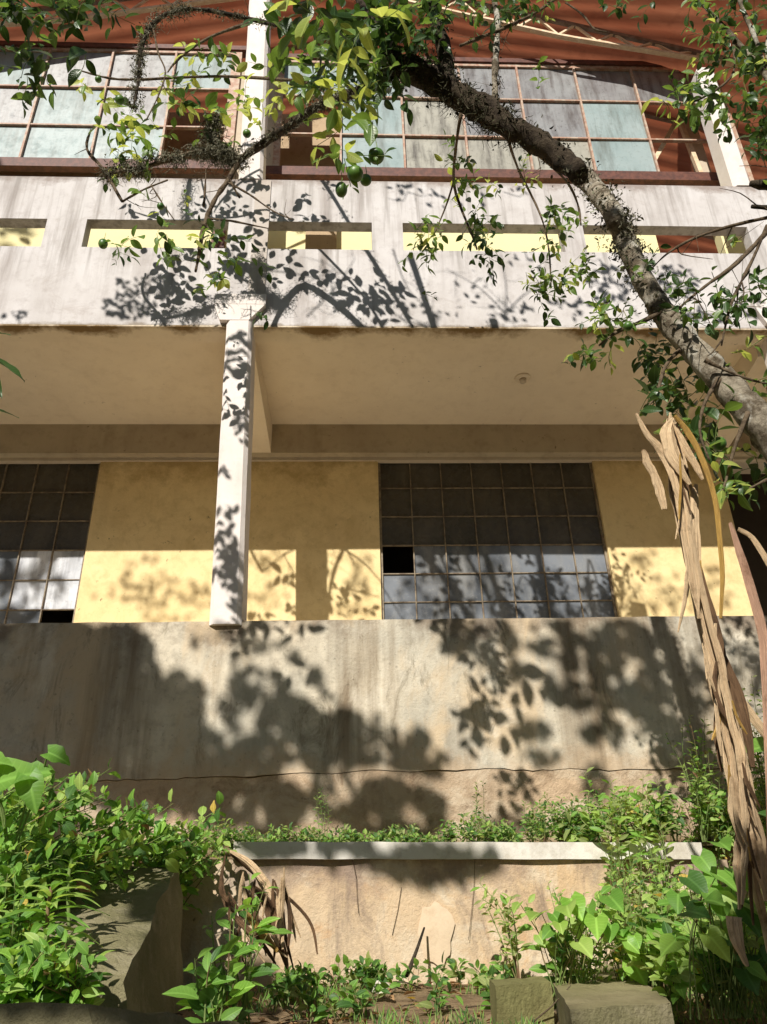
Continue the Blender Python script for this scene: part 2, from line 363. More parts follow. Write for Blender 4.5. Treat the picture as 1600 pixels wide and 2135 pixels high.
    def build(s, name, parent=None, label=None):
        me = bpy.data.meshes.new(name); base = Vector((0, 0, 0))
        if parent: base = parent.get('_o') and Vector(parent['_o']) or Vector((0, 0, 0))
        me.from_pydata([tuple(Vector(v)-base) for v in s.v], [], s.f)
        for k in s.mats: me.materials.append(k)
        me.polygons.foreach_set('material_index', s.m); me.polygons.foreach_set('use_smooth', s.sm)
        ul = me.uv_layers.new(name='UVMap')
        li = [0]*len(me.loops); me.loops.foreach_get('vertex_index', li)
        fl = []
        for i in li: fl += s.uv[i]
        ul.data.foreach_set('uv', fl)
        me.update()
        o = bpy.data.objects.new(name, me); col.objects.link(o)
        if parent: o.parent = parent; o['_o'] = tuple(base)
        if label: o['label'] = label
        return o
def thing(name, loc, label, cat, group=None):
    o = bpy.data.objects.new(name, None); col.objects.link(o); o.location = loc
    o.empty_display_size = 0.1
    o['_o'] = tuple(loc); o['label'] = label; o['category'] = cat
    if group: o['group'] = group
    return o
def structure(o, kind='structure'):
    o['kind'] = kind; return o
def smooth_path(pts, sub=4):
    P_ = [Vector(p) for p in pts]; out = []
    for i in range(len(P_)-1):
        a = P_[max(i-1, 0)]; b = P_[i]; c = P_[i+1]; d = P_[min(i+2, len(P_)-1)]
        for k in range(sub):
            t = k/sub
            out.append(0.5*((2*b)+(c-a)*t+(2*a-5*b+4*c-d)*t*t+(3*b-a-3*c+d)*t**3))
    out.append(P_[-1]); return out
def lerp_list(v, sub):
    out = []
    for i in range(len(v)-1):
        for k in range(sub): out.append(v[i]+(v[i+1]-v[i])*k/sub)
    out.append(v[-1]); return out
def rv(s=1.0): return Vector((random.gauss(0, s), random.gauss(0, s), random.gauss(0, s)))

# ---------------------------------------------------------------- ground
def ground_z(x, y):
    def sm(a, b, t): t = max(0, min(1, (t-a)/(b-a))); return t*t*(3-2*t)
    z = -1.62+1.22*sm(1.7, 2.35, y)+0.06*sm(2.4, 4.2, y)
    z -= 0.30*sm(14, 60, abs(x))
    return z+0.035*noise.noise(Vector((x*1.3, y*1.3, 0)))+0.015*noise.noise(Vector((x*6, y*6, 2)))
def gridlines(lo, hi, flo, fhi, step, big):
    out = []; v = lo
    while v < flo: out.append(v); v += big
    v = flo
    while v < fhi: out.append(v); v += step
    v = fhi
    while v <= hi: out.append(v); v += big
    return out
gx = gridlines(-400, 400, -5, 6, 0.09, 20); gy = gridlines(-400, 400, 1.2, 4.7, 0.07, 20)
g = MB(); vs = [(x, y, ground_z(x, y)) for y in gy for x in gx]; nx = len(gx)
g.add(vs, [(j*nx+i, j*nx+i+1, (j+1)*nx+i+1, (j+1)*nx+i) for j in range(len(gy)-1) for i in range(nx-1)], M['soil'], None, True)
structure(g.build('ground'))

# ---------------------------------------------------------------- building
BX0, BX1 = -9.0, 9.0
bld = thing('school_building', (0, 5, -0.4), 'old two storey building of white and yellow plaster with a red roof and mouldy windows', 'building')
# base wall and plinth with an irregular crack between them
def wall_sheet(name, x0, x1, yf, z0, z1, mt, top_fn=None, bot_fn=None, dx=0.06, depth=0.3, rough=0.004):
    b = MB(); n = int((x1-x0)/dx); rows = 14
    vs = []
    for j in range(rows+1):
        for i in range(n+1):
            x = x0+(x1-x0)*i/n
            a = bot_fn(x) if bot_fn else z0; c = top_fn(x) if top_fn else z1
            z = a+(c-a)*j/rows
            vs.append((x, yf+rough*noise.noise(Vector((x*2.5, z*2.5, 7)))*2, z))
    fs = [(j*(n+1)+i, j*(n+1)+i+1, (j+1)*(n+1)+i+1, (j+1)*(n+1)+i) for j in range(rows) for i in range(n)]
    # top and bottom returns
    o = len(vs)
    for i in range(n+1):
        x = vs[rows*(n+1)+i]; vs.append((x[0], yf+depth, x[2]))
    for i in range(n+1):
        x = vs[i]; vs.append((x[0], yf+depth, x[2]))
    fs += [(rows*(n+1)+i, rows*(n+1)+i+1, o+i+1, o+i) for i in range(n)]
    fs += [(i+1, i, o+n+1+i, o+n+2+i) for i in range(n)]
    b.add(vs, fs, mt); return b
crack = lambda x: 0.756+0.012*math.sin(x*1.7+1)+0.016*noise.noise(Vector((x*4, 0, 0)))+0.010*noise.noise(Vector((x*17, 0, 3)))
gap = lambda x: crack(x)-0.004-0.006*abs(noise.noise(Vector((x*6, 5, 3))))
wall_sheet('base_wall', BX0, BX1, 4.993, 0.75, 1.76, M['base'], bot_fn=crack, top_fn=lambda x: 1.757+0.006*noise.noise(Vector((x*5, 1, 1)))).build('base_wall', bld)
wall_sheet('plinth', BX0, BX1, 5.0, -0.6, 0.75, M['plinth'], top_fn=gap, rough=0.012).build('plinth', bld)
b = MB(); b.box(BX0, BX1, 5.02, 12, 1.60, 1.70, M['floor']); b.build('walkway_floor', bld)
TY = 5.25
tA = at(1105, 32, TY); tB = at(1466, 112, TY)
slope = (tB.z-tA.z)/(tB.x-tA.x)
RX = -0.2
def roof_z(x): return tA.z+0.06+slope*(x-tA.x) if x > RX else tA.z+0.06+slope*((RX-tA.x)+(RX-x)*0.8)
# front columns (hexagon-ish chamfered section)
def column(x0, x1, z0, z1, yf=4.955, dp=0.27, ch=0.03, mt=None, lean=0.0):
    b = MB(); mt = mt or M['column']; n = max(2, int((z1-z0)/0.12))
    prof = [(x0+ch, yf), (x1-ch, yf), (x1, yf+ch), (x1, yf+dp), (x0, yf+dp), (x0, yf+ch)]
    vs = []
    for j in range(n+1):
        z = z0+(z1-z0)*j/n
        for k, (x, y) in enumerate(prof):
            jj = 0.003*noise.noise(Vector((x*5, y*5+k, z*3)))
            vs.append((x+jj+lean*j/n, y+jj, z))
    fs = [(j*6+k, j*6+(k+1) % 6, (j+1)*6+(k+1) % 6, (j+1)*6+k) for j in range(n) for k in range(6)]
    fs += [tuple(range(6))[::-1], tuple(n*6+k for k in range(6))]
    b.add(vs, fs, mt); return b
CX = [-5.2, -0.97, 3.66]
for i, cx in enumerate(CX):
    column(cx+0.02, cx+0.235, 1.725, 4.5, lean=-0.07).build('column', bld)
    b = MB()   # flared head under the parapet
    x0, x1 = cx-0.16, cx+0.27
    b.hexa([(x0+0.06, 4.952, 4.36), (x1-0.13, 4.952, 4.36), (x1-0.13, 4.999, 4.36), (x0+0.06, 4.999, 4.36)],
           [(x0, 4.952, 4.53), (x1, 4.952, 4.53), (x1, 4.999, 4.53), (x0, 4.999, 4.53)], M['column'])
    b.hexa([(x0, 4.95, 4.53), (x1, 4.95, 4.53), (x1, 4.999, 4.53), (x0, 4.999, 4.53)],
           [(x0, 4.95, 4.64), (x1, 4.95, 4.64), (x1, 4.999, 4.67), (x0, 4.999, 4.67)], M['column'])
    b.build('column_head', bld)
    if i < 2: column(cx-0.06, cx+0.165, 6.105, roof_z(cx)-0.03, 4.99, 0.22, lean=-0.08).build('upper_column', bld)
    else: column(cx+0.05, cx+0.235, 6.105, 7.93, 4.99, 0.2, lean=0.03).build('upper_column', bld)
# pierced parapet
ops = [(-8.4, -6.6), (-6.3, -5.45), (-4.95, -3.95), (-3.6, -2.69), (-2.34, -1.08), (-0.74, 0.21), (0.49, 1.95), (2.15, 3.70), (4.1, 5.4), (5.7, 7.4)]
ZB, ZO0, ZO1, ZT = 4.34, 5.215, 5.555, 6.10
def panel(b, x0, x1, z0, z1, yf=5.0, yb=5.11, mt=None, s=0.1):
    mt = mt or M['parapet']
    b.box(x0, x1, yf, yb, z0, z1, mt)
b = MB()
panel(b, BX0, BX1, ZB, ZO0); panel(b, BX0, BX1, ZO1, ZT)
xs = [BX0]+[v for o in ops for v in o]+[BX1]
for i in range(0, len(xs), 2): panel(b, xs[i], xs[i+1], ZO0, ZO1)
b.build('parapet', bld)
b = MB(); b.box(-0.86, -0.72, 4.988, 5.0, 4.67, 6.08, plaster('stained_pilaster', (0.6, 0.545, 0.5), (0.52, 0.46, 0.41), (0.3, 0.24, 0.2), 0.8, 0.4)); b.build('pilaster', bld, 'stained narrow pilaster on the white parapet')
# soffit lip, corridor ceiling, wall beam
b = MB(); b.box(BX0, BX1, 5.0, 5.2, 4.325, 4.339, M['soffit']); b.box(BX0, BX1, 5.11, 5.2, 4.339, 4.62, M['soffit']); b.build('fascia_soffit', bld)
b = MB(); b.box(BX0, BX1, 5.2, 12, 4.41, 4.6, M['soffit']); b.build('ceiling', bld)
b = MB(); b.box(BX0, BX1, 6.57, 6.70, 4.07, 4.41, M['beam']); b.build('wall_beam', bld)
b = MB(); b.box(BX0, BX1, 6.655, 6.72, 4.035, 4.07, M['strip']); b.build('lintel_strip', bld)
for i, cx in enumerate(CX):
    b = MB()
    b.hexa([(cx-0.08, 5.226, 4.22), (cx+0.165, 5.226, 4.22), (cx+0.185, 6.57, 4.072), (cx-0.08, 6.57, 4.072)],
           [(cx-0.08, 5.226, 4.41), (cx+0.165, 5.226, 4.41), (cx+0.185, 6.57, 4.41), (cx-0.08, 6.57, 4.41)], M['soffit'])
    b.build('cross_beam', bld)
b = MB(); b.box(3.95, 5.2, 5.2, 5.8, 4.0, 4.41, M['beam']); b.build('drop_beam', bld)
# yellow corridor wall with window openings
YW = 6.68
wins = [(-6.9, -2.485), (0.285, 2.49)]
for x0, x1 in ((BX0, -6.9), (-2.485, 0.285), (2.49, 3.80)):
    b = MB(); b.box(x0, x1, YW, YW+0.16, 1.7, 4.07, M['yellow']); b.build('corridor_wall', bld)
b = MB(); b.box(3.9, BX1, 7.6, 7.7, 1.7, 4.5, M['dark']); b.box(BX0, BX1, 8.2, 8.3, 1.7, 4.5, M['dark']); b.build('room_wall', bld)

def low_window(x0, x1, xs_, zs_, pane_of):
    fr = MB(); y = YW+0.055
    z0, z1 = zs_[0], zs_[-1]
    for i, x in enumerate(xs_):
        wdt = 0.020 if i in (0, len(xs_)-1) else 0.010
        fr.box(x-wdt/2, x+wdt/2, y-0.022, y+0.012, z0, z1, M['mullion'])
    for z in zs_:
        fr.box(x0, x1, y-0.016, y+0.008, z-0.0045, z+0.0045, M['mullion'])
    wn = fr.build('window', bld)
    pn = MB()
    for i in range(len(xs_)-1):
        for j in range(len(zs_)-1):
            k = pane_of(i, j)
            if not k: continue
            # every pane sits a little out of true in its putty
            a, c = (random.uniform(-0.0035, 0.0035) for _ in range(2))
            X0, X1, Z0, Z1 = xs_[i], xs_[i+1], zs_[j], zs_[j+1]
            pn.hexa([(X0, y+a, Z0), (X1, y-a, Z0), (X1, y-a+0.003, Z0), (X0, y+a+0.003, Z0)],
                    [(X0, y+c, Z1), (X1, y+c-2*a, Z1), (X1, y+c-2*a+0.003, Z1), (X0, y+c+0.003, Z1)], M[k])
    pn.build('pane', wn)
    return wn
def zat(py, px=1000): return at(px, py, YW+0.03).z
zrows = [1.75, zat(1315), zat(1253), zat(1194), zat(1135), zat(1075), zat(1016), 4.06]
xc = [0.30+(2.475-0.30)*i/7 for i in range(8)]
def pr(i, j):
    if j == 3 and i == 0: return None
    return 'g_sunlit' if j <= 3 else 'g_shaded'
low_window(0.29, 2.485, xc, zrows, pr)
xl = [-2.50-0.305*i for i in range(14, -1, -1)]
zl = [1.75, 2.12, zat(1270, 100), zat(1208, 100), zat(1146, 100), zat(1085, 100), zat(1025, 100), 4.06]
def pl(i, j):
    k = 13-i
    if j in (1, ) and k == 0: return None
    if j in (2, 3) and k in (0, 1, 6, 7): return 'g_white'
    return 'g_sunlit' if j <= 3 else 'g_shaded'
low_window(xl[0], xl[-1], xl, zl, pl)
# light fitting rose on the ceiling
c0 = on_z(1090, 787, 4.41)
b = MB(); c0.z = 4.408
b.tube([c0, c0-Vector((0, 0, 0.012)), c0-Vector((0, 0, 0.02))], [0.075, 0.07, 0.03], M['soffit'], 20)
b.tube([c0-Vector((0, 0, 0.018)), c0-Vector((0, 0, 0.05))], [0.034, 0.03], M['strip'], 14)
b.build('ceiling_rose', bld)

# upper windows, set back behind the parapet
UY = 5.55
def up_z(px, py): return at(px, py, UY).z
def up_x(px, py): return at(px, py, UY).x
b = MB(); b.box(BX0, up_x(1375, 510), UY+0.02, UY+0.14, 4.6, 6.62, M['yellow_in']); b.box(up_x(1512, 510), BX1, UY+0.02, UY+0.14, 4.6, 6.62, M['yellow_in'])
b.box(up_x(1375, 510), up_x(1512, 510), UY+0.02, UY+0.14, 6.2, 6.62, M['yellow_in']); b.build('upper_wall', bld)
b = MB(); b.box(-0.42, -0.12, UY-0.12, UY+0.02, 4.6, 6.5, M['beige_in']); b.box(-1.35, -1.22, UY-0.02, UY+0.02, 4.6, 6.4, M['darkrust']); b.build('wall_pier', bld)
def up_window(xs_, zs_, pane_of, jamb=(0.05, 0.05)):
    fr = MB()
    for i, x in enumerate(xs_):
        wdt = jamb[0] if i == 0 else jamb[1] if i == len(xs_)-1 else 0.022
        fr.box(x-wdt/2, x+wdt/2, UY-0.035, UY+0.015, zs_[0], zs_[-1], M['rust'])
    for j, z in enumerate(zs_):
        h = 0.02
        if j in (0, len(zs_)-1): h = 0.05
        fr.box(xs_[0]-0.02, xs_[-1]+0.02, UY-0.028, UY+0.010, z-h/2, z+h/2, M['rust'] if j else M['darkrust'])
    wn = fr.build('window', bld)
    s_ = MB(); s_.box(xs_[0]-0.1, xs_[-1]+0.1, UY-0.11, UY-0.036, zs_[0]-0.09, zs_[0]+0.035, M['darkrust']); s_.build('sill', wn)
    h_ = MB(); h_.box(xs_[0]-0.1, xs_[-1]+0.1, UY-0.05, UY+0.05, zs_[-1]+0.026, zs_[-1]+0.10, M['darkrust']); h_.build('head_rail', wn)
    pn = MB()
    for i in range(len(xs_)-1):
        for j in range(len(zs_)-1):
            k = pane_of(i, j)
            if not k: continue
            X0, X1, Z0, Z1 = xs_[i], xs_[i+1], zs_[j], zs_[j+1]; a = random.uniform(-0.004, 0.004); c = random.uniform(-0.006, 0.006)
            pn.hexa([(X0, UY+a, Z0), (X1, UY-a, Z0), (X1, UY-a+0.004, Z0), (X0, UY+a+0.004, Z0)],
                    [(X0, UY+c, Z1), (X1, UY+c-a, Z1), (X1, UY+c-a+0.004, Z1), (X0, UY+c+0.004, Z1)], M[k])
    pn.build('pane', wn)
zt = up_z(600, 118)
zr = [up_z(950, 374), up_z(1240, 292), up_z(1240, 214), up_z(1190, 143)]
x_r = [up_x(575, 362)+(up_x(1375, 372)-up_x(575, 362))*i/6 for i in range(7)]+[up_x(1530, 378)]
ptab = {(1, 0): 'g_blue', (1, 1): 'g_blue', (5, 0): 'g_blue', (5, 1): 'g_blue', (0, 2): 'g_blue', (1, 2): 'g_blue', (2, 0): 'g_mould', (3, 0): 'g_mould', (4, 0): 'g_mould', (2, 1): 'g_mould', (3, 1): 'g_grey', (4, 1): 'g_grey'}
up_window(x_r, zr, lambda i, j: None if (i in (0, 6) and j < 2) else ptab.get((i, j), 'g_grey'), (0.07, 0.12))
sp = up_x(185, 352)-up_x(38, 350)
x_l = [up_x(38, 350)+sp*k for k in range(-8, 4)]; x_l[-1] -= 0.02
zl2 = [up_z(100, 352), up_z(100, 263), up_z(100, 183), up_z(100, 106)]
up_window(x_l, zl2, lambda i, j: None if (i == 10 and j < 2) else ('g_blue' if (j == 0 or (i+j) % 3 == 0) else 'g_grey'), (0.05, 0.11))
b = MB(); b.box(x_l[-1]+0.03, x_r[0]-0.03, UY, UY+0.1, 6.6, zr[-1], M['strip']); b.build('window_pier', bld)
b = MB(); b.box(x_r[-1]+0.06, x_r[-1]+0.22, UY-0.02, UY+0.1, 6.4, zr[-1]+0.2, M['rust']); b.build('end_post', bld)
# inside of the upper room
b = MB(); b.box(BX0, 0.6, 6.3, 6.4, 4.6, at(620, 238, 6.3).z, M['beige_in']); b.build('partition_wall', bld)
# diagonal props and posts seen in the broken bay
b = MB()
pa = at(1345, 370, 5.95); pb = at(1415, 245, 5.95); pc = at(1465, 372, 5.95)
b.bar(pa+(pa-pb)*0.3, pb+(pb-pa)*0.1, 0.05, M['truss'], 0.05)
b.bar(pc+(pc-pb)*0.3, pb, 0.05, M['truss'], 0.05)
b.box(up_x(1480, 300)+0.1, up_x(1480, 300)+0.24, 6.0, 6.1, 5.5, 9.5, M['strip'])
b.build('brace', bld)
# roof: corrugated red sheets on a truss, ridge left of centre
b = MB(); xs2 = [BX0+0.15*i for i in range(int((BX1-BX0)/0.15)+1)]
def eave(x): return 4.8+0.26*max(0, min(1, x+0.9)) if x < 1.8 else max(4.3, 5.06-0.21*(x-1.8))
ys2 = [4.8+0.045*i for i in range(110)]
vs = []
for y in ys2:
    for x in xs2: vs.append((x, y, roof_z(x)+0.02*math.sin(y*2*math.pi/0.2)+0.02*noise.noise(Vector((x*0.8, y, 0)))))
n_ = len(xs2); vs = [(x, y+(eave(x)-4.8)*max(0, 1-(y-4.8)/1.5), z) for x, y, z in vs]
b.add(vs, [(j*n_+i, j*n_+i+1, (j+1)*n_+i+1, (j+1)*n_+i) for j in range(len(ys2)-1) for i in range(n_-1)], M['roof'], None, True)
b.build('roof', bld)
def truss(y, lab=None):
    b = MB()
    for sgn, xe in ((1, 4.6), (-1, -5.2)):
        def T(x): return Vector((x, y, roof_z(x)-0.06))
        def Bm(x):
            k = min(1, abs(x-xe)/4.0)
            return Vector((x, y, roof_z(x)-0.09-0.24*min(1, k*1.9)))
        b.bar(T(RX), T(xe), 0.04, M['greysteel'], 0.05)
        NT = 22; xs3 = [xe+(RX-xe)*i/NT for i in range(NT+1)]
        for i in range(NT):
            b.bar(Bm(xs3[i]), Bm(xs3[i+1]), 0.032, M['truss'])
            b.bar(Bm(xs3[i])+Vector((0, 0.03, 0)), Bm(xs3[i+1])+Vector((0, 0.03, 0)), 0.018, M['truss'])
            a_ = T(xs3[i]) if i % 2 else Bm(xs3[i]); c_ = Bm(xs3[i+1]) if i % 2 else T(xs3[i+1])
            b.bar(a_, c_, 0.024, M['truss'])
    return b.build('roof_truss', bld, lab)
truss(TY); truss(8.6)
for px_, y_ in ((1160, 5.9), (245, 5.9)):
    b = MB(); q0 = at(px_, 128, y_); b.bar(q0-Vector((0, 0, 0.6)), (q0.x, y_, roof_z(q0.x)-0.01), 0.07, M['truss'], 0.04)
    b.build('roof_post', bld)
for y_ in (6.1, 7.6):
    b = MB()
    b.bar((RX, y_, roof_z(RX)-0.05), (BX1, y_, roof_z(BX1)-0.05), 0.05, M['greysteel'], 0.05)
    b.bar((RX, y_, roof_z(RX)-0.05), (BX0, y_, roof_z(BX0)-0.05), 0.05, M['greysteel'], 0.05); b.build('purlin', bld)

# ---------------------------------------------------------------- planting strip, retaining wall, blocks
KY = 4.30
rw = thing('retaining_wall', (0.6, KY, -0.3), 'low tan plastered retaining wall with a white painted coping', 'wall')
wall_sheet('wall', -1.5, 1.95, KY+0.02, -0.6, 0.245, M['tan'], rough=0.012, depth=0.2, top_fn=lambda x: 0.245-0.055*(x+0.6)/2.4).build('wall_face', rw)
b = MB(); nseg = 40; prof = [(KY-0.012, 0.245), (KY-0.016, 0.325), (KY+0.16, 0.33), (KY+0.16, 0.245)]
vs = []
for i in range(nseg+1):
    x = -0.60+2.42*i/nseg; e = 0.003*noise.noise(Vector((x*5, 0, 0)))
    zz = -0.055*(x+0.6)/2.4
    vs += [(x, y+e, z+e+zz) for y, z in prof]
b.add(vs, [(i*4+k, (i+1)*4+k, (i+1)*4+(k+1) % 4, i*4+(k+1) % 4) for i in range(nseg) for k in range(4)]+[(0, 1, 2, 3), tuple(nseg*4+k for k in (3, 2, 1, 0))], M['kerbwhite'])
b.build('coping', rw)
# patch and cracks on the tan wall
b = MB()
pc_ = at(910, 1945, KY); ang = [k/24*2*math.pi for k in range(24)]
vs = [(pc_.x+0.085*math.cos(a)*(1+0.35*noise.noise(Vector((math.cos(a)*1.6, math.sin(a)*1.6, 2)))), KY+0.009, pc_.z+0.14*math.sin(a)*(1+0.3*noise.noise(Vector((math.cos(a)*2, math.sin(a)*2, 7))))) for a in ang]+[(pc_.x, KY-0.006, pc_.z)]
b.add(vs, [(k, (k+1) % 24, 24) for k in range(24)], plaster('fresh_patch', (0.66, 0.53, 0.38), (0.6, 0.46, 0.31), (0.4, 0.28, 0.17), 0.4, 0.6), None, True)
b.build('plaster_patch', rw)
b = MB(); dk = mat('crack_shadow_gap', 1, 0)[0]; dk.node_tree.nodes['Principled BSDF'].inputs['Base Color'].default_value = (0.05, 0.03, 0.02, 1)
for pts_ in ([(735, 1782), (742, 1830), (747, 1880), (748, 1905)], [(992, 1790), (990, 1850), (984, 1900), (978, 1960)], [(838, 1850), (830, 1900), (818, 1950)], [(620, 1745), (622, 1782)]):
    b.tube([at(x+random.uniform(-2, 2), y, KY+0.001)+Vector((0, 0.003, 0)) for x, y in pts_], 0.0013, dk, 5)
b.build('crack', rw)
b = MB(); nx2 = 50
vs = []
for j in range(9):
    for i in range(nx2+1):
        x = -5+11*i/nx2; y = KY+0.15+(0.86-0.15)*j/8
        vs.append((x, y, 0.265+0.03*noise.noise(Vector((x*3, y*3, 0)))+0.09*(j/8)))
b.add(vs, [(j*(nx2+1)+i, j*(nx2+1)+i+1, (j+1)*(nx2+1)+i+1, (j+1)*(nx2+1)+i) for j in range(8) for i in range(nx2)], M['soil'], None, True)
structure(b.build('planting_strip_ground'))

def rough_prism(name, bot, top, mt, label, cat, sub=10, amp=0.012, mt_top=None):
    """block with subdivided, chipped faces"""
    b = MB(); bot = [Vector(p) for p in bot]; top = [Vector(p) for p in top]
    def face(a, b_, c, d, mt_):
        vs = []
        for j in range(sub+1):
            for i in range(sub+1):
                p = a.lerp(b_, i/sub).lerp(d.lerp(c, i/sub), j/sub)
                p = p+Vector((noise.noise(p*5), noise.noise(p*5+Vector((9, 0, 0))), noise.noise(p*5+Vector((0, 9, 0)))))*amp+Vector((noise.noise(p*19), noise.noise(p*19+Vector((4, 0, 0))), noise.noise(p*19+Vector((0, 4, 0)))))*amp*0.5
                vs.append(p)
        b.add(vs, [(j*(sub+1)+i, j*(sub+1)+i+1, (j+1)*(sub+1)+i+1, (j+1)*(sub+1)+i) for j in range(sub) for i in range(sub)], mt_, None, True)
    n = len(bot)
    for k in range(n): face(bot[k], bot[(k+1) % n], top[(k+1) % n], top[k], mt)
    face(top[0], top[1], top[2], top[3], mt_top or mt)
    o = b.build(name); o['label'] = label; o['category'] = cat; return o
# sloping flank wall on the left: top runs down towards the viewer
fr_r = at(252, 2052, 2.75); bk_r = at(375, 1800, 3.95)
fr_l = fr_r+Vector((-0.36, -0.02, 0.0)); bk_l = bk_r+Vector((-0.46, 0, 0.0))
def dn(p): return Vector((p.x+(0.17 if p == fr_r else 0.13 if p == bk_r else 0), p.y, -0.75))
fr_l.z += 0.0
rough_prism('stair_flank_wall', [dn(fr_l), dn(fr_r), dn(bk_r), dn(bk_l)], [fr_l, fr_r, bk_r, bk_l], M['moss'], 'thick mossy concrete flank wall sloping down on the left below the leafy bush', 'wall', 14, 0.02)
# low dark bank closest to the viewer, bottom left
a0 = at(-80, 2062, 2.15); a1 = at(250, 2072, 2.15); a2 = at(620, 2160, 2.15)
rough_prism('stone_bank', [(-2.6, 1.9, -1.5), (a2.x, 1.9, -1.5), (a2.x, 2.4, -0.9), (-2.6, 2.4, -0.9)], [(-2.6, 1.98, a0.z), (a1.x, 1.98, a1.z-0.01), (a2.x, 2.45, a2.z-0.04), (-2.6, 2.45, a0.z-0.06)], M['moss'], 'dark stone bank along the bottom left corner in front of the bush', 'stone bank', 14, 0.03)
# concrete blocks bottom right
def px_block(name, tops, zt, h, mt, label, mt_top=None, amp=0.01):
    T = [on_z(x, y, zt) for x, y in tops]
    rough_prism(name, [Vector((p.x, p.y, zt-h)) for p in T], T, mt, label, 'concrete block', 12, amp, mt_top)
T0 = [at(1190, 2112, 2.62), at(1420, 2080, 2.62), at(1330, 2010, 3.05), at(1143, 2030, 3.0)]
T0 = [Vector((p.x, p.y, -0.265)) for p in (on_z(1190, 2108, -0.265), on_z(1400, 2092, -0.265), on_z(1300, 2010, -0.265), on_z(1143, 2030, -0.265))]
rough_prism('concrete_block', [p-Vector((0, 0, 0.5)) for p in T0], T0, M['moss'], 'squared concrete block with a mossy top in the bottom right corner', 'concrete block', 14, 0.008, plaster('lichened_block_top', (0.36, 0.31, 0.18), (0.28, 0.25, 0.13), (0.14, 0.12, 0.06), 0.1, 0.6, 0.6, bump=1.2))
kl = on_z(1022, 2044, -0.235); kr = on_z(1136, 2036, -0.235)
T1 = [Vector((kl.x, kl.y-0.10, -0.245)), Vector((kr.x, kr.y-0.10, -0.245)), Vector((kr.x, kr.y+0.02, -0.235)), Vector((kl.x, kl.y+0.02, -0.235))]
rough_prism('concrete_kerb', [p-Vector((0, 0, 0.5)) for p in T1], T1, M['olive'], 'algae stained concrete kerb piece sloping down left of the squared block', 'concrete kerb', 14, 0.008)
px_block('footing_slab', [(1040, 1990), (1300, 1990), (1290, 1955), (1060, 1960)], -0.225, 0.25, M['olive'], 'low olive stained footing slab under the heart shaped leaves', None)

# ---------------------------------------------------------------- plants
def stem_to(b, a, c, r, mt, sag=0.0, n=5):
    a = Vector(a); c = Vector(c); mid = a.lerp(c, 0.5)+Vector((0, 0, sag))+rv(0.01)
    b.tube(smooth_path([a, mid, c], 3), lerp_list([r, r*0.8, r*0.45], 3), mt, n, cap=False)
def plant(name, base, stems, label, cat, leafm, L=(0.05, 0.08), Wr=0.5, prof='oval', n_leaf=14, group=None, curl=0.3, stem_mt=None, lean=Vector((0, 0, 0)), pair=True, wav=0.02, face=Vector((-0.25, -0.75, 0.65)), facek=0.75, sr=0.004):
    """stems: list of tip points; leaves alternate along every stem"""
    t = thing(name, base, label, cat, group)
    sb = MB(); lb = MB(); base = Vector(base)
    for tip in stems:
        tip = Vector(tip)
        a = base+Vector((random.uniform(-1, 1), random.uniform(-1, 1), 0))*0.02
        d = tip-a
        mid = a+d*0.5+Vector((0, 0, d.length*0.14))+rv(d.length*0.04)
        path = smooth_path([a, mid, tip], 6)
        sb.tube(path, lerp_list([sr, sr*0.7, sr*0.35], 6), stem_mt or M['stem'], 5, cap=False)
        for k in range(n_leaf):
            s = 0.22+0.78*(k+random.random()*0.6)/n_leaf
            i = min(len(path)-2, int(s*(len(path)-1))); f_ = s*(len(path)-1)-i
            p = path[i].lerp(path[i+1], min(1, f_))
            dr = (path[i+1]-path[i]).normalized()
            a_ = k*2.4+random.random()*0.8
            x = dr.orthogonal().normalized(); y = dr.cross(x)
            out = (x*math.cos(a_)+y*math.sin(a_)+dr*0.55+Vector((0, -0.15, 0))).normalized()
            ln = random.uniform(*L)*(1.15-0.45*s)
            nr = (face*facek+rv(0.35)+Vector((0, 0, 0.4))).normalized()
            mt_ = random.choices(leafm[0], leafm[1])[0] if isinstance(leafm, tuple) else leafm
            pt = p+out*ln*0.25
            sb.tube([p, pt], [sr*0.3, sr*0.25], stem_mt or M['stem'], 3, cap=False)
            lb.leaf(pt, out, nr, ln, ln*Wr*random.uniform(0.85, 1.15), mt_, curl*random.uniform(0.4, 1.4), 0.3, prof, 6, wav)
    sb.build('stem', t); lb.build('foliage', t)
    return t
W_ = M
LM_bush = ([M['weed'], M['weed_dk'], M['weed_lt'], M['big'], M['yellowleaf'], M['litter']], [5, 3, 3, 1, 0.15, 0.15])
LM_right = ([M['weed'], M['weed_dk'], M['weed_lt'], M['herb'], M['litter']], [4, 2, 4, 3, 0.4])
LM_strip = ([M['herb'], M['weed_dk'], M['weed'], M['weed_lt']], [4, 4, 3, 1])
ORD = ['', 'second', 'third', 'fourth', 'fifth', 'sixth', 'seventh', 'eighth', 'ninth', 'tenth', 'eleventh', 'twelfth', 'thirteenth', 'fourteenth', 'fifteenth', 'sixteenth', 'seventeenth', 'eighteenth', 'nineteenth', 'twentieth', 'twenty first', 'twenty second', 'twenty third']
def rank(i, n):
    if i == 0: return 'leftmost'
    if i == n-1: return 'rightmost'
    return ORD[i]+' from the left' if i < n/2 else ORD[n-1-i]+' from the right'
def gz(x, y): return ground_z(x, y)-0.01

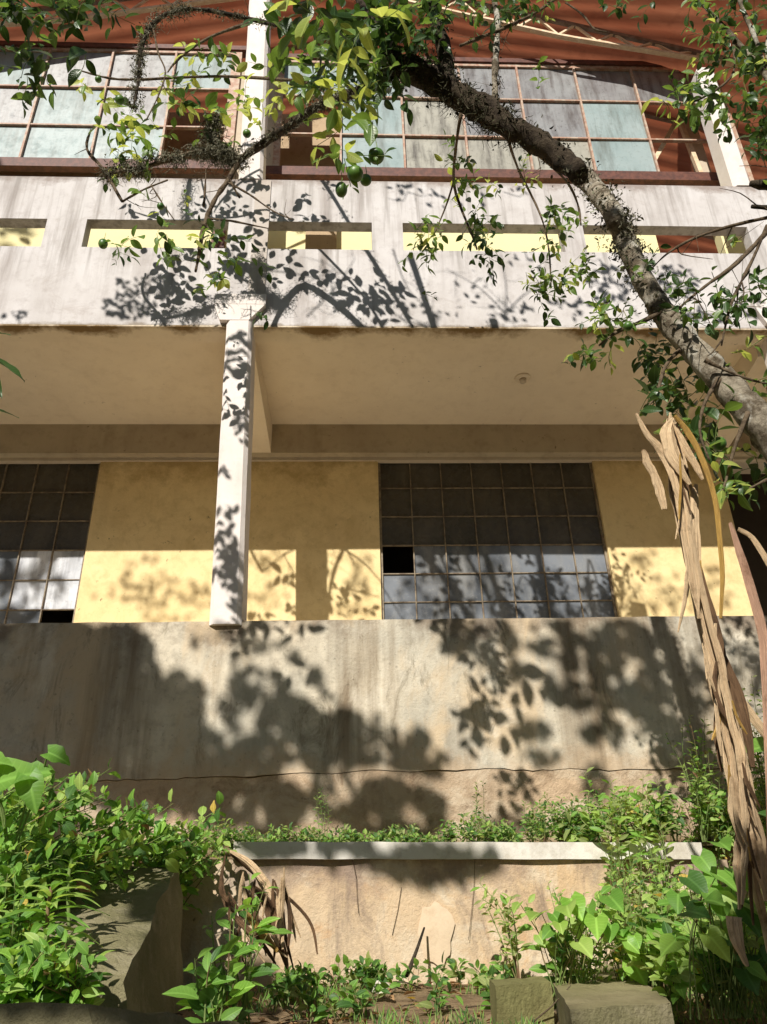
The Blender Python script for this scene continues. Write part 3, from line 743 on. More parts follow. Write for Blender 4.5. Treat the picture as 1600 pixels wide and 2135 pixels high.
# left bush: seven sprawling shrubs
def bush(polys, base, n, Y, label, **k):
    tips = []
    for i in range(n):
        px, py = random.choice(polys); tips.append(at(px+random.gauss(0, k.get('sx', 26)), py+random.gauss(0, k.get('sy', 18)), random.uniform(*Y)))
    k.pop('sx', 0); k.pop('sy', 0)
    return plant('leafy_shrub', base, tips, label, 'shrub', LM_bush, **k)
bs = [
 ([(20, 1650), (60, 1640), (110, 1650), (30, 1700)], (-1.95, 3.45, 0), 26, 'leafy green shrub against the shaded wall at the far left edge'),
 ([(150, 1620), (190, 1640), (240, 1670), (160, 1700)], (-1.75, 3.5, 0), 26, 'leafy green shrub whose shoots stand tallest beside the shaded grey wall'),
 ([(290, 1680), (260, 1720), (330, 1720), (380, 1730)], (-1.5, 3.75, 0), 26, 'leafy green shrub spreading over the back of the mossy flank wall'),
 ([(400, 1720), (450, 1720), (360, 1760), (430, 1750)], (-1.2, 4.05, 0), 24, 'leafy green shrub trailing right to the end of the white coping'),
 ([(40, 1740), (90, 1740), (30, 1800), (100, 1790)], (-1.85, 3.15, 0), 28, 'dense green shrub low at the left edge above the toothed herb'),
 ([(190, 1750), (240, 1760), (210, 1800), (290, 1770)], (-1.6, 3.35, 0), 26, 'dense green shrub hanging over the top of the mossy flank wall'),
 ([(440, 1765), (415, 1780), (460, 1760), (390, 1790)], (-1.0, 4.1, 0), 14, 'small leafy shrub at the corner beside the white coping'),
]
for poly, base, n, lab in bs:
    bx = Vector(base); bx.z = -0.30
    bush(poly, bx, n, (bx.y-0.15, bx.y+0.25), lab, L=(0.035, 0.098), Wr=0.68, n_leaf=17, wav=0.07)
# big serrated-looking broad leaves, far left
t = thing('broadleaf_plant', at(30, 1700, 3.0), 'plant with very large ribbed bright green leaves at the left edge above the shrubs', 'plant')
sb = MB(); lb = MB(); b0 = at(20, 1800, 3.1)
for (px, py, ln, wd, ax, nrm) in ((-20, 1640, 0.26, 0.22, (0.9, 0, 0.42), (-0.1, -0.75, 0.65)), (100, 1570, 0.11, 0.10, (0.8, 0, -0.25), (-0.2, -0.7, 0.6)), (-40, 1590, 0.14, 0.13, (0.9, -0.1, 0.1), (0, -0.6, 0.8)), (60, 1620, 0.16, 0.12, (0.4, -0.2, -0.9), (0.1, -0.9, 0.3))):
    p = at(px, py, 2.95); sb.tube(smooth_path([b0, b0.lerp(p, 0.6)+Vector((0, 0.03, 0.03)), p], 4), 0.004, M['stem'], 5, cap=False)
    lb.leaf(p, Vector(ax), Vector(nrm), ln*0.8, wd*0.8, M['weed'], 0.3, 0.35, 'heart', 10, 0.05)
sb.build('stem', t); lb.build('foliage', t)
# rosette-like herb with long serrated leaves
def rosette(name, px, py, Y, n, L, W, mt, label, cat='herb', prof='lance', zb=None, droop=0.5, up=0.7):
    c = at(px, py, Y); t = thing(name, c-Vector((0, 0, 0.12)), label, cat)
    sb = MB(); lb = MB()
    zz = c.z-0.22 if zb is None else zb
    sb.tube(smooth_path([Vector((c.x+0.02, c.y+0.02, zz)), c-Vector((0, 0, 0.08)), c], 4), 0.006, M['stem'], 6)
    for k in range(n):
        a_ = k*2.39996; e = up*(0.25+0.75*k/n)
        out = Vector((math.cos(a_)*math.cos(e), math.sin(a_)*math.cos(e), math.sin(e)))
        ln = L*(1.1-0.55*k/n)*random.uniform(0.85, 1.15)
        lb.leaf(c-Vector((0, 0, 0.12*(1-k/n))), out, Vector((-out.x*0.6, -out.y*0.6-0.2, 0.8)), ln, W*ln/L, random.choice(mt), droop, 0.35, prof, 9, 0.05)
    sb.build('stem', t); lb.build('foliage', t); return t
rosette('serrated_herb', 108, 1850, 2.75, 20, 0.17, 0.042, [M['weed'], M['weed_lt']], 'herb with a whorl of long narrow toothed leaves left of the mossy flank wall')
rosette('young_herb', 150, 1790, 2.95, 14, 0.11, 0.03, [M['weed'], M['weed_lt']], 'smaller whorled herb with narrow leaves just behind the long leaved one')
rosette('broad_herb', 30, 1985, 2.5, 11, 0.14, 0.075, [M['weed_lt'], M['big']], 'low herb with rounded yellow green leaves at the lower left edge', prof='oval')
rosette('pale_herb', 100, 1935, 2.6, 12, 0.13, 0.055, [M['weed'], M['weed_lt'], M['big']], 'low herb with drooping oval leaves beside the mossy flank wall', prof='oval')
for i, (px, py, Y, wh) in enumerate([(60, 1900, 2.8, 'below the long leaved herb'), (30, 1850, 2.9, 'at the left edge above the rounded leaves'), (90, 2010, 2.5, 'low between the two broad leaved herbs'), (150, 2030, 2.5, 'at the front end of the flank wall'), (10, 1930, 2.7, 'half cut by the left edge'), (10, 2040, 2.45, 'in the very corner above the dark bank')]):
    c = at(px, py, Y); base = Vector((c.x, c.y+0.08, min(c.z-0.1, -0.28)))
    plant('low_weed', base, [c+rv(0.05) for _ in range(9)], 'small soft weed '+wh, 'weed', LM_bush, L=(0.035, 0.08), Wr=0.55, n_leaf=9, group='low weeds left of the flank wall', sr=0.003)

# plants at the foot of the tan wall, bottom centre
for i, (px, py, Y, n, lab) in enumerate([
    (470, 1990, 2.75, 7, 'upright plant with oval leaves in the shade just right of the flank wall'),
    (440, 2080, 2.6, 5, 'low oval leaved plant at the bottom of the dark gap beside the flank wall'),
    (520, 1880, 3.1, 5, 'tall thin plant with paired leaves in front of the dry palm frond')]):
    c = at(px, py, Y); base = Vector((c.x, c.y+0.05, gz(c.x, c.y)))
    plant('oval_leaved_plant', base, [c+Vector((random.uniform(-0.1, 0.1), random.uniform(-0.06, 0.06), random.uniform(-0.1, 0.13))) for _ in range(n)], lab, 'plant', ([M['weed_dk'], M['weed'], M['big']], [3, 4, 2]), L=(0.06, 0.10), Wr=0.5, n_leaf=6)
spx = sorted(random.uniform(560, 1060) for _ in range(28))
for i in range(28):
    px = spx[i]; Y = random.uniform(2.9, 3.9); 
    c = on_z(px, random.uniform(2050, 2120), -0.36); c = at(px, proj(c)[1], c.y)
    x, y = c.x, max(2.7, min(4.1, c.y)); z = gz(x, y)
    plant('seedling', (x, y, z), [Vector((x, y, z))+Vector((random.uniform(-0.08, 0.08), random.uniform(-0.06, 0.06), random.uniform(0.04, 0.13))) for _ in range(5)], 'small broad leaved seedling on the littered ground before the tan wall, '+rank(i, 28), 'seedling', ([M['weed_dk'], M['weed'], M['herb']], [4, 3, 2]), L=(0.035, 0.065), Wr=0.6, n_leaf=5, group='seedlings before the tan wall', sr=0.002)

# weeds in the strip behind the white coping
for i in range(44):
    x = -0.75+2.6*(i+random.random()*0.8)/44; y = random.uniform(KY+0.2, KY+0.55); z = 0.27
    hpx = 0.065+0.10*abs(noise.noise(Vector((x*2.3, 3, 0))))*2+0.05*random.random()
    if x > 1.0: hpx += 0.13
    tips = [Vector((x+random.gauss(0, 0.05), y+random.gauss(0, 0.04), z+hpx*random.uniform(0.5, 1.15))) for _ in range(10)]
    plant('strip_weed', (x, y, z), tips, 'small leafed weed in the strip behind the white coping, '+rank(i, 44), 'weed', LM_strip, L=(0.02, 0.046), Wr=0.55, n_leaf=13, group='weeds in the strip behind the coping', sr=0.0018)
# tall spindly weeds against the plinth
for (px, py, lab) in ((675, 1655, 'spindly weed against the earthy plinth in the broken shade'), (1000, 1650, 'thin upright weed in the strip behind the middle of the coping')):
    c = at(px, py, 4.75); plant('spindly_weed', (c.x, 4.75, 0.28), [c+rv(0.03) for _ in range(4)], lab, 'weed', LM_strip, L=(0.02, 0.04), Wr=0.35, n_leaf=12, sr=0.002)

# right: tall pale weeds
rs = [
 (1050, 1870, 3.9, 6, 0.07, 'thin pale weed standing alone before the tan wall', 'herb'),
 (1330, 1630, 4.15, 7, 0.10, 'tall pale green weed with drooping leaves rising above the right end of the coping', 'weed_lt'),
 (1270, 1650, 4.2, 6, 0.10, 'tall pale green weed left of the drooping one behind the coping', 'weed_lt'),
]
for px, py, Y, n, L, lab, mk in rs:
    c = at(px, py, Y); base = Vector((c.x+0.03, Y+0.03, 0.27 if Y > 4.3 else -0.3))
    plant('tall_weed', base, [c+rv(0.05) for _ in range(n)], lab, 'weed', ([M[mk], M['weed_lt'], M['herb'], M['weed']], [3, 2, 3, 2]), L=(L*0.5, L), Wr=0.42, n_leaf=16, sr=0.003)
cells = []
for px in range(1190, 1620, 52):
    for py in range(1680, 1990, 50):
        if px < 1250 and py > 1780 and py < 1850: continue
        if px+py*0.2 < 1500 and random.random() < 0.35: continue
        cells.append((px+random.uniform(-18, 18), py+random.uniform(-14, 14)))
cells.sort()
zn = {}
def zkey(px, py): return (px >= 1330)+(px >= 1480), (py >= 1780)+(py >= 1890)
kept = []
for px, py in cells:
    if 1725 < py < 1815 and px < 1450 and random.random() < 0.75: continue
    kept.append((px, py)); zn[zkey(px, py)] = zn.get(zkey(px, py), 0)+1
zi = {}
for px, py in kept:
    if py < 1790: Y = random.uniform(4.5, 4.72)
    elif py < 1900: Y = random.uniform(3.4, 4.1)
    else: Y = random.uniform(3.3, 3.6) if px < 1370 else random.uniform(2.9, 3.3)
    c = at(px, py, Y); base = Vector((c.x+random.uniform(-0.05, 0.05), c.y+0.06, 0.27 if Y > 4.4 else max(-0.33, c.z-0.38)))
    mk = ([M['herb'], M['weed'], M['weed_dk'], M['weed_lt'], M['yellowleaf']], random.choice([[5, 2, 2, 3, 0.3], [2, 5, 3, 2, 0.1], [3, 3, 1, 5, 0.2]]))
    big = random.random() < 0.3; zk = zkey(px, py); zi[zk] = zi.get(zk, -1)+1
    zone = ('at the left end of the right thicket', 'in the middle of the right thicket', 'in the thicket beside the banana stalk')[zk[0]]+(', top tier, ', ', middle tier, ', ', lowest tier, ')[zk[1]]+(rank(zi[zk], zn[zk]) if zn[zk] > 1 else 'alone')
    plant('thicket_weed', base, [c+Vector((random.gauss(0, 0.07), random.gauss(0, 0.06), random.gauss(0, 0.06))) for _ in range(8)], 'weed '+zone, 'weed', mk, L=(0.045, 0.08) if big else (0.022, 0.045), Wr=0.6 if big else 0.5, n_leaf=11, group='thicket weeds at the right', sr=0.0025)
for i, (px, py, wh) in enumerate([(1450, 1640, 'farthest left'), (1440, 1540, 'in the notch left of the stalk'), (1560, 1480, 'highest, right of the stalk'), (1590, 1570, 'at the right edge above the smooth leaf'), (1600, 1660, 'at the right edge below the smooth leaf'), (1500, 1690, 'low, directly behind the stalk'), (1480, 1600, 'half hidden by the stalk'), (1600, 1440, 'topmost at the right edge')]):
    Y = random.uniform(4.3, 4.75); c = at(px, py, Y)
    plant('wall_shrub', (c.x, c.y+0.03, 0.28), [c+rv(0.07) for _ in range(12)], 'loose shrub against the grey wall, '+wh, 'shrub', LM_right, L=(0.03, 0.06), Wr=0.5, n_leaf=11, group='shrubs behind the banana stalk', sr=0.003)
# heart shaped vine leaves, bottom right
for (cx_, cy_, n, lab) in ((1190, 1915, 6, 'clump of heart shaped leaves left of the bright ones near the footing slab'),
                          (1370, 1950, 9, 'clump of bright yellow green heart shaped leaves above the concrete block'),
                          (1540, 1900, 8, 'clump of broad heart shaped leaves at the foot of the dry banana stalk'),
                          (1470, 1830, 5, 'dark heart shaped leaves half way up the thicket'),
                          (1590, 2010, 5, 'broad shaded leaves in the bottom right corner')):
    Y = 3.2 if cx_ < 1400 else 2.8; c = at(cx_, cy_, Y); t = thing('heart_leaf_vine', Vector((c.x, Y+0.1, -0.34)), lab, 'vine'); sb = MB(); lb = MB()
    for k in range(int(n*3)):
        p = at(cx_+random.gauss(0, 52), cy_+random.gauss(0, 30), Y+random.uniform(-0.12, 0.15))
        stem_to(sb, (c.x+random.uniform(-0.1, 0.1), Y+0.12, -0.34), p, 0.003, M['stem'], 0.04)
        ax = Vector((random.uniform(-1, 1), -0.6, random.uniform(-0.9, 0.2)))
        dark = 'dark' in lab or 'shaded' in lab  # clump in shade gets darker leaf colours
        lb.leaf(p, ax, Vector((-0.2, -0.55, 0.8))+rv(0.22), (hl := random.uniform(0.045, 0.105)), hl*random.uniform(0.85, 1.05), random.choice([M['weed_dk'], M['weed']] if dark else [M['big'], M['weed_lt'], M['weed'], M['weed_lt']]), 0.25, 0.3, 'heart', 8, 0.03)
    sb.build('stem', t); lb.build('foliage', t)
# big leaf poking in at right
t = thing('broadleaf_sapling', at(1640, 1800, 3.0), 'sapling with one large smooth leaf entering at the right edge beside the banana stalk', 'sapling')
sb = MB(); lb = MB(); sb.tube(smooth_path([at(1660, 1850, 3.0), at(1650, 1700, 2.95), at(1640, 1580, 2.9)], 4), 0.006, M['stem'], 6)
lb.leaf(at(1645, 1550, 2.9), Vector((-1, -0.1, -0.05)), Vector((0, -0.6, 0.8)), 0.18, 0.12, M['weed'], 0.15, 0.2, 'oval', 9)
lb.leaf(at(1650, 1720, 2.9), Vector((-0.8, -0.1, 0.4)), Vector((0, -0.6, 0.8)), 0.12, 0.08, M['weed_dk'], 0.15, 0.2, 'oval', 9)
sb.build('stem', t); lb.build('foliage', t)

# litter on the ground
b = MB()
for i in range(1000):
    x = random.uniform(-1.9, 2.6); y = random.uniform(2.35, 4.27)
    p = Vector((x, y, ground_z(x, y)+random.uniform(0.004, 0.02)))
    b.leaf(p, Vector((random.gauss(0, 1), random.gauss(0, 1), random.gauss(0, 0.15))), Vector((random.gauss(0, .3), random.gauss(0, .3), 1)), random.uniform(0.03, 0.075), random.uniform(0.01, 0.035), M['litter'] if random.random() < 0.96 else M['yellowleaf'], random.uniform(-0.2, 0.5), 0.5, 'oval', 5)
for i in range(160):
    x = random.uniform(-1.2, 2.4); y = random.uniform(2.5, 4.2); p = Vector((x, y, ground_z(x, y)+0.012)); d = Vector((random.gauss(0, 1), random.gauss(0, 1), random.gauss(0, 0.2))).normalized()*random.uniform(0.05, 0.22)
    b.tube([p, p+d*0.5+rv(0.008), p+d], [0.003, 0.0025, 0.0015], M['twig'], 4)
structure(b.build('leaf_litter'), 'stuff')
bb = MB()
for i in range(7000):
    x = random.uniform(-1.2, 2.6); y = random.uniform(2.7, 4.27)
    if noise.noise(Vector((x*1.6, y*1.6, 4)))+0.4*noise.noise(Vector((x*5, y*5, 4))) < -0.05: continue
    p = Vector((x, y, ground_z(x, y)))
    bb.leaf(p, Vector((random.gauss(0, 0.35), random.gauss(0, 0.35), 1)), Vector((random.gauss(0, .5), -1, .3)), random.uniform(0.02, 0.06), 0.006, random.choice([M['weed_dk'], M['weed'], M['herb']]), 0.35, 0.2, 'lance', 4)
structure(bb.build('grass'), 'stuff')
# stick leaning against the tan wall and white scrap
o = MB(); o.tube(smooth_path([at(848, 2035, 4.0), at(868, 1985, 4.1), at(885, 1935, 4.25)], 4), lerp_list([0.010, 0.008, 0.005], 4), M['bark_dk'], 7)
k = o.build('stick'); k['label'] = 'dark stick leaning on the tan wall'; k['category'] = 'stick'
# crumpled pale bag
o = MB(); c = on_z(795, 2072, -0.33); vs = []
for j in range(9):
    for i in range(12):
        a_ = i/12*2*math.pi; e = (j/8-0.5)*math.pi
        d = Vector((math.cos(a_)*math.cos(e), math.sin(a_)*math.cos(e), math.sin(e)))
        r_ = 0.036*(1+0.45*noise.noise(d*2.4)+0.25*noise.noise(d*6)); vs.append(Vector((c.x, c.y, -0.31))+Vector((d.x*1.1, d.y*0.8, d.z*0.75))*r_)
o.add(vs, [(j*12+i, j*12+(i+1) % 12, (j+1)*12+(i+1) % 12, (j+1)*12+i) for j in range(8) for i in range(12)], M['kerbwhite'], None, False)
k = o.build('crumpled_bag'); k['label'] = 'crumpled whitish bag lying at the foot of the tan wall'; k['category'] = 'litter'

# ---------------------------------------------------------------- dry banana stalk (right)
bt = thing('dry_banana_plant', at(1560, 2000, 3.0), 'dead banana plant with tall straw coloured hanging strips at the right', 'banana plant')
def strip(pts, wpx, mt, Y, name, sub=5, cup=0.25, ragged=0.35, tilt=0.0, seed=None, lab=None):
    if not isinstance(Y, (list, tuple)): Y = [Y]*len(pts)
    if bt.name.startswith('dry_banana'): Y = [v-0.5 for v in Y]
    P3 = smooth_path([at(x, y, yy) for (x, y), yy in zip(pts, Y)], sub)
    sc_ = 2.85/F_PX
    wl = lerp_list([w_*sc_ for w_ in wpx], sub)
    b = MB(); b.ribbon(P3, wl, mt, 0.004, cup, ragged, seed if seed is not None else random.random()*20, tilt)
    return b.build(name, bt, lab)
sd = 1
S = M['straw']
random.seed(91)
cl = [(1398, 868), (1404, 930), (1418, 1030), (1445, 1170), (1480, 1330), (1515, 1480), (1536, 1600), (1546, 1720), (1546, 1800), (1544, 1890)]
hw = [5, 12, 15, 13, 14, 15, 17, 16, 12, 3]
for k in range(11):
    o_ = -1+2*k/10+random.uniform(-0.15, 0.15); i0 = random.choice([0, 0, 1, 2, 3, 4]) if k not in (4, 6) else 0; i1 = random.choice([6, 7, 8, 9]) if k not in (5, 6, 4) else 9
    pts_ = [(cl[i][0]+o_*hw[i]*(0.75+0.3*random.random())+random.uniform(-2, 2), cl[i][1]+random.uniform(-8, 8)) for i in range(i0, i1+1)]
    wd_ = [random.uniform(7, 12) if k % 3 else random.uniform(11, 18) for _ in pts_]; wd_[0] = 4; wd_[-1] = 3
    strip(pts_, wd_, M['straw_dk'] if k in (2, 8) else S, 3.0+random.uniform(-0.04, 0.05)+(0.05 if k in (2, 8) else 0), 'leaf_strip', seed=60+k*1.7, cup=0.10, ragged=0.9, sub=7)
strip([(1328, 862), (1350, 905), (1385, 945), (1410, 1010), (1425, 1100), (1440, 1200), (1462, 1290)], [5, 14, 22, 16, 12, 12, 5], S, [2.96]*7, 'dry_leaf', seed=4.7)
strip([(1342, 938), (1352, 962), (1368, 995), (1378, 1030), (1386, 1062)], [8, 20, 18, 24, 14], S, 2.93, 'dry_leaf', seed=8.8, ragged=0.6)
strip([(1405, 872), (1395, 905), (1410, 960), (1440, 1010)], [10, 34, 30, 8], S, 2.94, 'dry_leaf', seed=6.1)
strip([(1408, 866), (1440, 905), (1470, 965), (1493, 1040), (1503, 1120), (1508, 1200), (1504, 1290)], [8, 13, 11, 10, 9, 9, 5], M['gold'], 2.9, 'leaf_midrib', seed=2.2, cup=0.5)
strip([(1408, 880), (1430, 930), (1455, 975), (1466, 1000)], [8, 18, 14, 5], S, 2.93, 'dry_leaf', seed=12.2)
strip([(1452, 1010), (1450, 1080), (1455, 1180), (1470, 1290)], [10, 22, 16, 8], S, 3.06, 'dry_leaf', seed=15.2, ragged=0.7)
strip([(1432, 1030), (1440, 1110), (1462, 1200), (1500, 1320), (1520, 1420)], [6, 16, 18, 14, 5], M['straw_dk'], 3.09, 'dry_leaf', seed=9.4)
strip([(1462, 1250), (1500, 1350), (1535, 1430), (1560, 1520), (1572, 1600)], [8, 20, 22, 18, 8], M['straw_dk'], 3.12, 'dry_leaf', seed=10.4)
strip([(1470, 1300), (1510, 1400), (1560, 1480), (1610, 1540)], [8, 18, 20, 18], S, 3.18, 'dry_leaf', seed=17.0, ragged=0.5)
strip([(1555, 1600), (1570, 1700), (1590, 1790), (1605, 1880)], [20, 36, 34, 16], S, 3.03, 'dry_leaf', seed=20.0)
strip([(1524, 1090), (1545, 1150), (1570, 1230), (1592, 1310), (1602, 1400), (1612, 1600), (1620, 1900)], [5, 13, 17, 18, 18, 18, 18], M['pinkish'], 2.92, 'leaf_stalk', seed=21.0, cup=0.6)
strip([(1540, 1102), (1570, 1120), (1600, 1165), (1630, 1220)], [8, 14, 14, 12], S, 2.95, 'dry_leaf', seed=23.0)
strip([(1534, 1912), (1538, 1950), (1548, 1985), (1560, 2015)], [26, 24, 14, 4], S, 2.9, 'dry_leaf', seed=25.0)
strip([(1572, 1930), (1566, 1850), (1558, 1700), (1536, 1500), (1505, 1350)], [3, 9, 12, 12, 8], M['straw_dk'], 3.12, 'leaf_strip', seed=27.0, cup=0.3, ragged=0.6)
strip([(1604, 1990), (1596, 1920), (1575, 1830), (1562, 1640), (1545, 1520)], [4, 14, 16, 14, 6], S, 3.14, 'leaf_strip', seed=28.0, cup=0.3, ragged=0.6)
random.seed(8)
for k in range(26):      # frayed fibres and peeling edges along the stalk
    t_ = random.uniform(0, len(cl)-2.2); i_ = int(t_); f_ = t_-i_
    x0 = cl[i_][0]+(cl[i_+1][0]-cl[i_][0])*f_+random.choice((-1, 1))*hw[i_]*random.uniform(0.7, 1.2); y0 = cl[i_][1]+(cl[i_+1][1]-cl[i_][1])*f_
    ln_ = random.uniform(40, 150); dx_ = random.uniform(-28, 34)
    strip([(x0, y0), (x0+dx_*0.3+4, y0+ln_*0.5), (x0+dx_+8, y0+ln_)], [2, random.uniform(3, 9), 1.5], random.choice([S, S, M['straw_dk'], M['gold']]), 2.9+random.random()*0.15, 'fibre', seed=100+k, ragged=0.8)
random.seed(5)
for k in range(10):
    x0 = 1400+random.uniform(-10, 30)+k*13; y0 = 900+k*80
    strip([(x0, y0), (x0+random.uniform(-6, 20), y0+70), (x0+random.uniform(5, 45), y0+150)], [4, random.uniform(8, 14), 3], random.choice([S, M['straw_dk']]), 2.93+random.random()*0.15, 'dry_leaf', seed=30+k)
# dry frond at the left end of the tan wall
fr = thing('dry_palm_frond', at(560, 1990, 3.4), 'dry brown arching frond collapsed at the left end of the tan wall', 'frond')
bt2 = bt; bt = fr
strip([(480, 1775), (520, 1800), (560, 1850), (585, 1910), (590, 1980)], [6, 15, 18, 13, 4], M['straw'], [3.6, 3.55, 3.45, 3.4, 3.35], 'dry_leaf', seed=41)
strip([(470, 1785), (462, 1840), (480, 1900), (540, 1960), (575, 2010)], [4, 9, 13, 11, 4], M['straw_dk'], [3.6, 3.5, 3.45, 3.4, 3.35], 'dry_leaf', seed=42)
strip([(530, 1850), (555, 1880), (580, 1950), (600, 2020)], [8, 22, 24, 6], M['straw_dk'], 3.4, 'dry_leaf', seed=43)
strip([(480, 1780), (540, 1830), (610, 1880), (650, 1930), (662, 1990)], [6, 8, 8, 7, 4], M['straw_dk'], [3.6, 3.75, 3.9, 3.95, 3.9], 'leaf_midrib', seed=44)
strip([(590, 1830), (588, 1880), (583, 1930), (575, 1985)], [10, 14, 14, 6], M['straw'], 3.35, 'dry_leaf', seed=45)
strip([(510, 1900), (550, 1950), (580, 1985)], [8, 18, 6], M['gold'], 3.3, 'dry_leaf', seed=46)
for k in range(20):
    x0 = random.uniform(465, 600); y0 = random.uniform(1800, 1900)
    strip([(x0, y0), (x0+random.uniform(-10, 30), y0+60), (x0+random.uniform(-5, 60), y0+random.uniform(100, 150))], [3, random.uniform(5, 12), 2], random.choice([M['straw'], M['straw_dk']]), random.uniform(3.3, 3.6), 'dry_leaf', seed=50+k)
bt = bt2

# ---------------------------------------------------------------- citrus tree in view
random.seed(21)
ct = thing('citrus_tree', (2.9, 2.6, -0.4), 'mossy old citrus tree leaning across the view with green fruit', 'tree')
PXM = 3.45/F_PX
def reach(px, py, Y):
    """the left and hanging branches reach out towards the facade"""
    if Y < 2.6: return Y
    if px < 820: k = max(0, min(1, (820-px)/260))
    elif px < 1250: k = max(0, min(1, (py-280)/120))
    else: k = 0
    return Y+(4.12-Y)*k
tb = MB(); br = MB(); ms = MB()
def limb(b, pts, rpx, mt, Y, n=10, sub=5, rough=0.22, seed=0):
    if not isinstance(Y, (list, tuple)): Y = [Y+0.0*i for i in range(len(pts))]
    if mt is not M['bark_dk'] or n < 15: Y = [reach(x, y, yy) for (x, y), yy in zip(pts, Y)]
    P3 = smooth_path([at(x, y, yy) for (x, y), yy in zip(pts, Y)], sub)
    rl = lerp_list([r*PXM*yy/2.9 for r, yy in zip(rpx, Y)], sub)
    b.tube(P3, rl, mt, n, rough, seed); return P3
tr_pts = [(1760, 1500), (1740, 1120), (1640, 945), (1560, 855), (1500, 785), (1435, 715), (1375, 640), (1330, 560), (1300, 495), (1270, 430), (1215, 365), (1140, 308), (1050, 258), (960, 200), (880, 155), (820, 130)]
tr_r = [50, 44, 38, 34, 31, 29, 26, 24, 24, 25, 26, 28, 31, 36, 36, 28]
tr_Y = [2.5, 2.55, 2.6, 2.65, 2.7, 2.75, 2.8, 2.85, 2.9, 2.9, 2.92, 2.95, 2.95, 2.95, 2.9, 2.85]
tA_ = limb(tb, tr_pts[:11], tr_r[:11], M['bark'], tr_Y[:11], 20, 7, 0.13)
tB_ = limb(tb, tr_pts[10:], tr_r[10:], M['bark_dk'], tr_Y[10:], 20, 7, 0.25, 3)  # upper limb's shade put into a darker bark colour
base_ = at(1760, 1500, 2.5); tb.tube(smooth_path([base_, base_+Vector((0.15, 0, -0.8)), Vector((base_.x+0.2, 2.5, -0.6))], 4), 0.13, M['bark'], 14, 0.2)
tb.build('trunk', ct)
LB = []
def lb_(pts, rpx, Y=2.9, mt=None, n=7, rough=0.25, sub=4):
    p = limb(br, pts, rpx, mt or M['twig'], Y, n, sub, rough, len(LB)); LB.append(p); return p
lb_([(935, 190), (930, 130), (910, 50), (895, -30), (880, -120)], [26, 22, 20, 18, 16], 2.92, M['bark_dk'], 12)
lb_([(845, 140), (800, 80), (760, 20), (720, -60)], [18, 15, 13, 12], 2.85, M['bark_dk'], 10)
b1 = lb_([(840, 140), (760, 185), (690, 210), (655, 225), (600, 265), (550, 298), (500, 332)], [16, 13, 11, 11, 10, 10, 9], 2.85, M['bark_dk'], 9)
lb_([(500, 332), (478, 372), (445, 420), (425, 475), (415, 530), (408, 566)], [8, 7, 6, 5, 4, 2.5], 2.85)
b2 = lb_([(500, 332), (470, 325), (440, 285), (452, 250)], [8, 9, 7, 4], 2.83, M['bark_dk'])
b3 = lb_([(480, 330), (420, 315), (350, 335), (290, 350), (225, 362)], [7, 6, 6, 5, 4], 2.83)
lb_([(190, 270), (181, 310), (215, 352), (255, 420)], [2.5, 3.5, 4, 4], 2.83)
lb_([(225, 362), (215, 352)], [4, 4], 2.83)
b4 = lb_([(690, 205), (640, 172), (500, 160), (400, 160), (300, 165), (230, 163), (162, 145)], [4, 4.5, 4, 3.5, 3.5, 3, 2], 2.87)
b5 = lb_([(800, 80), (720, 70), (640, 60), (560, 48), (480, 30), (400, 18), (345, 30), (310, 62), (292, 110), (290, 160), (278, 225)], [8, 7, 7, 6.5, 6, 6, 6, 6.5, 6, 5, 3], 2.8, M['bark_dk'])
lb_([(520, 48), (450, 72), (400, 100), (365, 130), (350, 150)], [5, 4, 4, 3, 2], 2.8)
lb_([(320, 60), (330, 110), (345, 150), (330, 200), (305, 250)], [3, 2.5, 2, 2, 1.5], 2.8)
lb_([(1045, 255), (1032, 200), (1034, 120), (1038, 40), (1020, -40)], [8, 10, 9, 9, 9], 2.97, M['bark'])
lb_([(960, 95), (1010, 75), (1070, 50), (1130, 18), (1180, -20)], [5, 5, 5, 4, 4], 2.95)
lb_([(1180, 5), (1215, 30), (1240, 60), (1268, 66)], [3, 3, 2.5, 1.5], 2.95)
lb_([(962, 235), (952, 300), (946, 375), (960, 430), (985, 490), (995, 520)], [5, 4, 4, 3.5, 3, 2], 2.9)
lb_([(946, 380), (930, 430), (905, 490)], [3, 2, 1.5], 2.9)
lb_([(1060, 290), (1080, 350), (1105, 400), (1130, 455), (1145, 520), (1150, 600)], [4, 3, 3, 2.5, 2, 1.5], 2.92)
lb_([(1120, 320), (1180, 375), (1205, 425), (1212, 470)], [4, 3, 3, 2], 2.9)
lb_([(475, 380), (520, 405), (570, 440), (612, 458)], [3, 2.5, 2, 1], 2.85)
lb_([(430, 455), (480, 460), (530, 470), (560, 476)], [3, 2.5, 2, 1], 2.85)
lb_([(480, 375), (490, 395), (500, 412)], [3, 3, 2], 2.85)
lb_([(255, 420), (300, 395), (350, 375)], [3, 2.5, 2], 2.83)
lb_([(315, 385), (340, 425), (365, 460)], [2, 2, 1], 2.83)
lb_([(425, 430), (428, 390), (430, 352)], [3, 2.5, 1.5], 2.85)
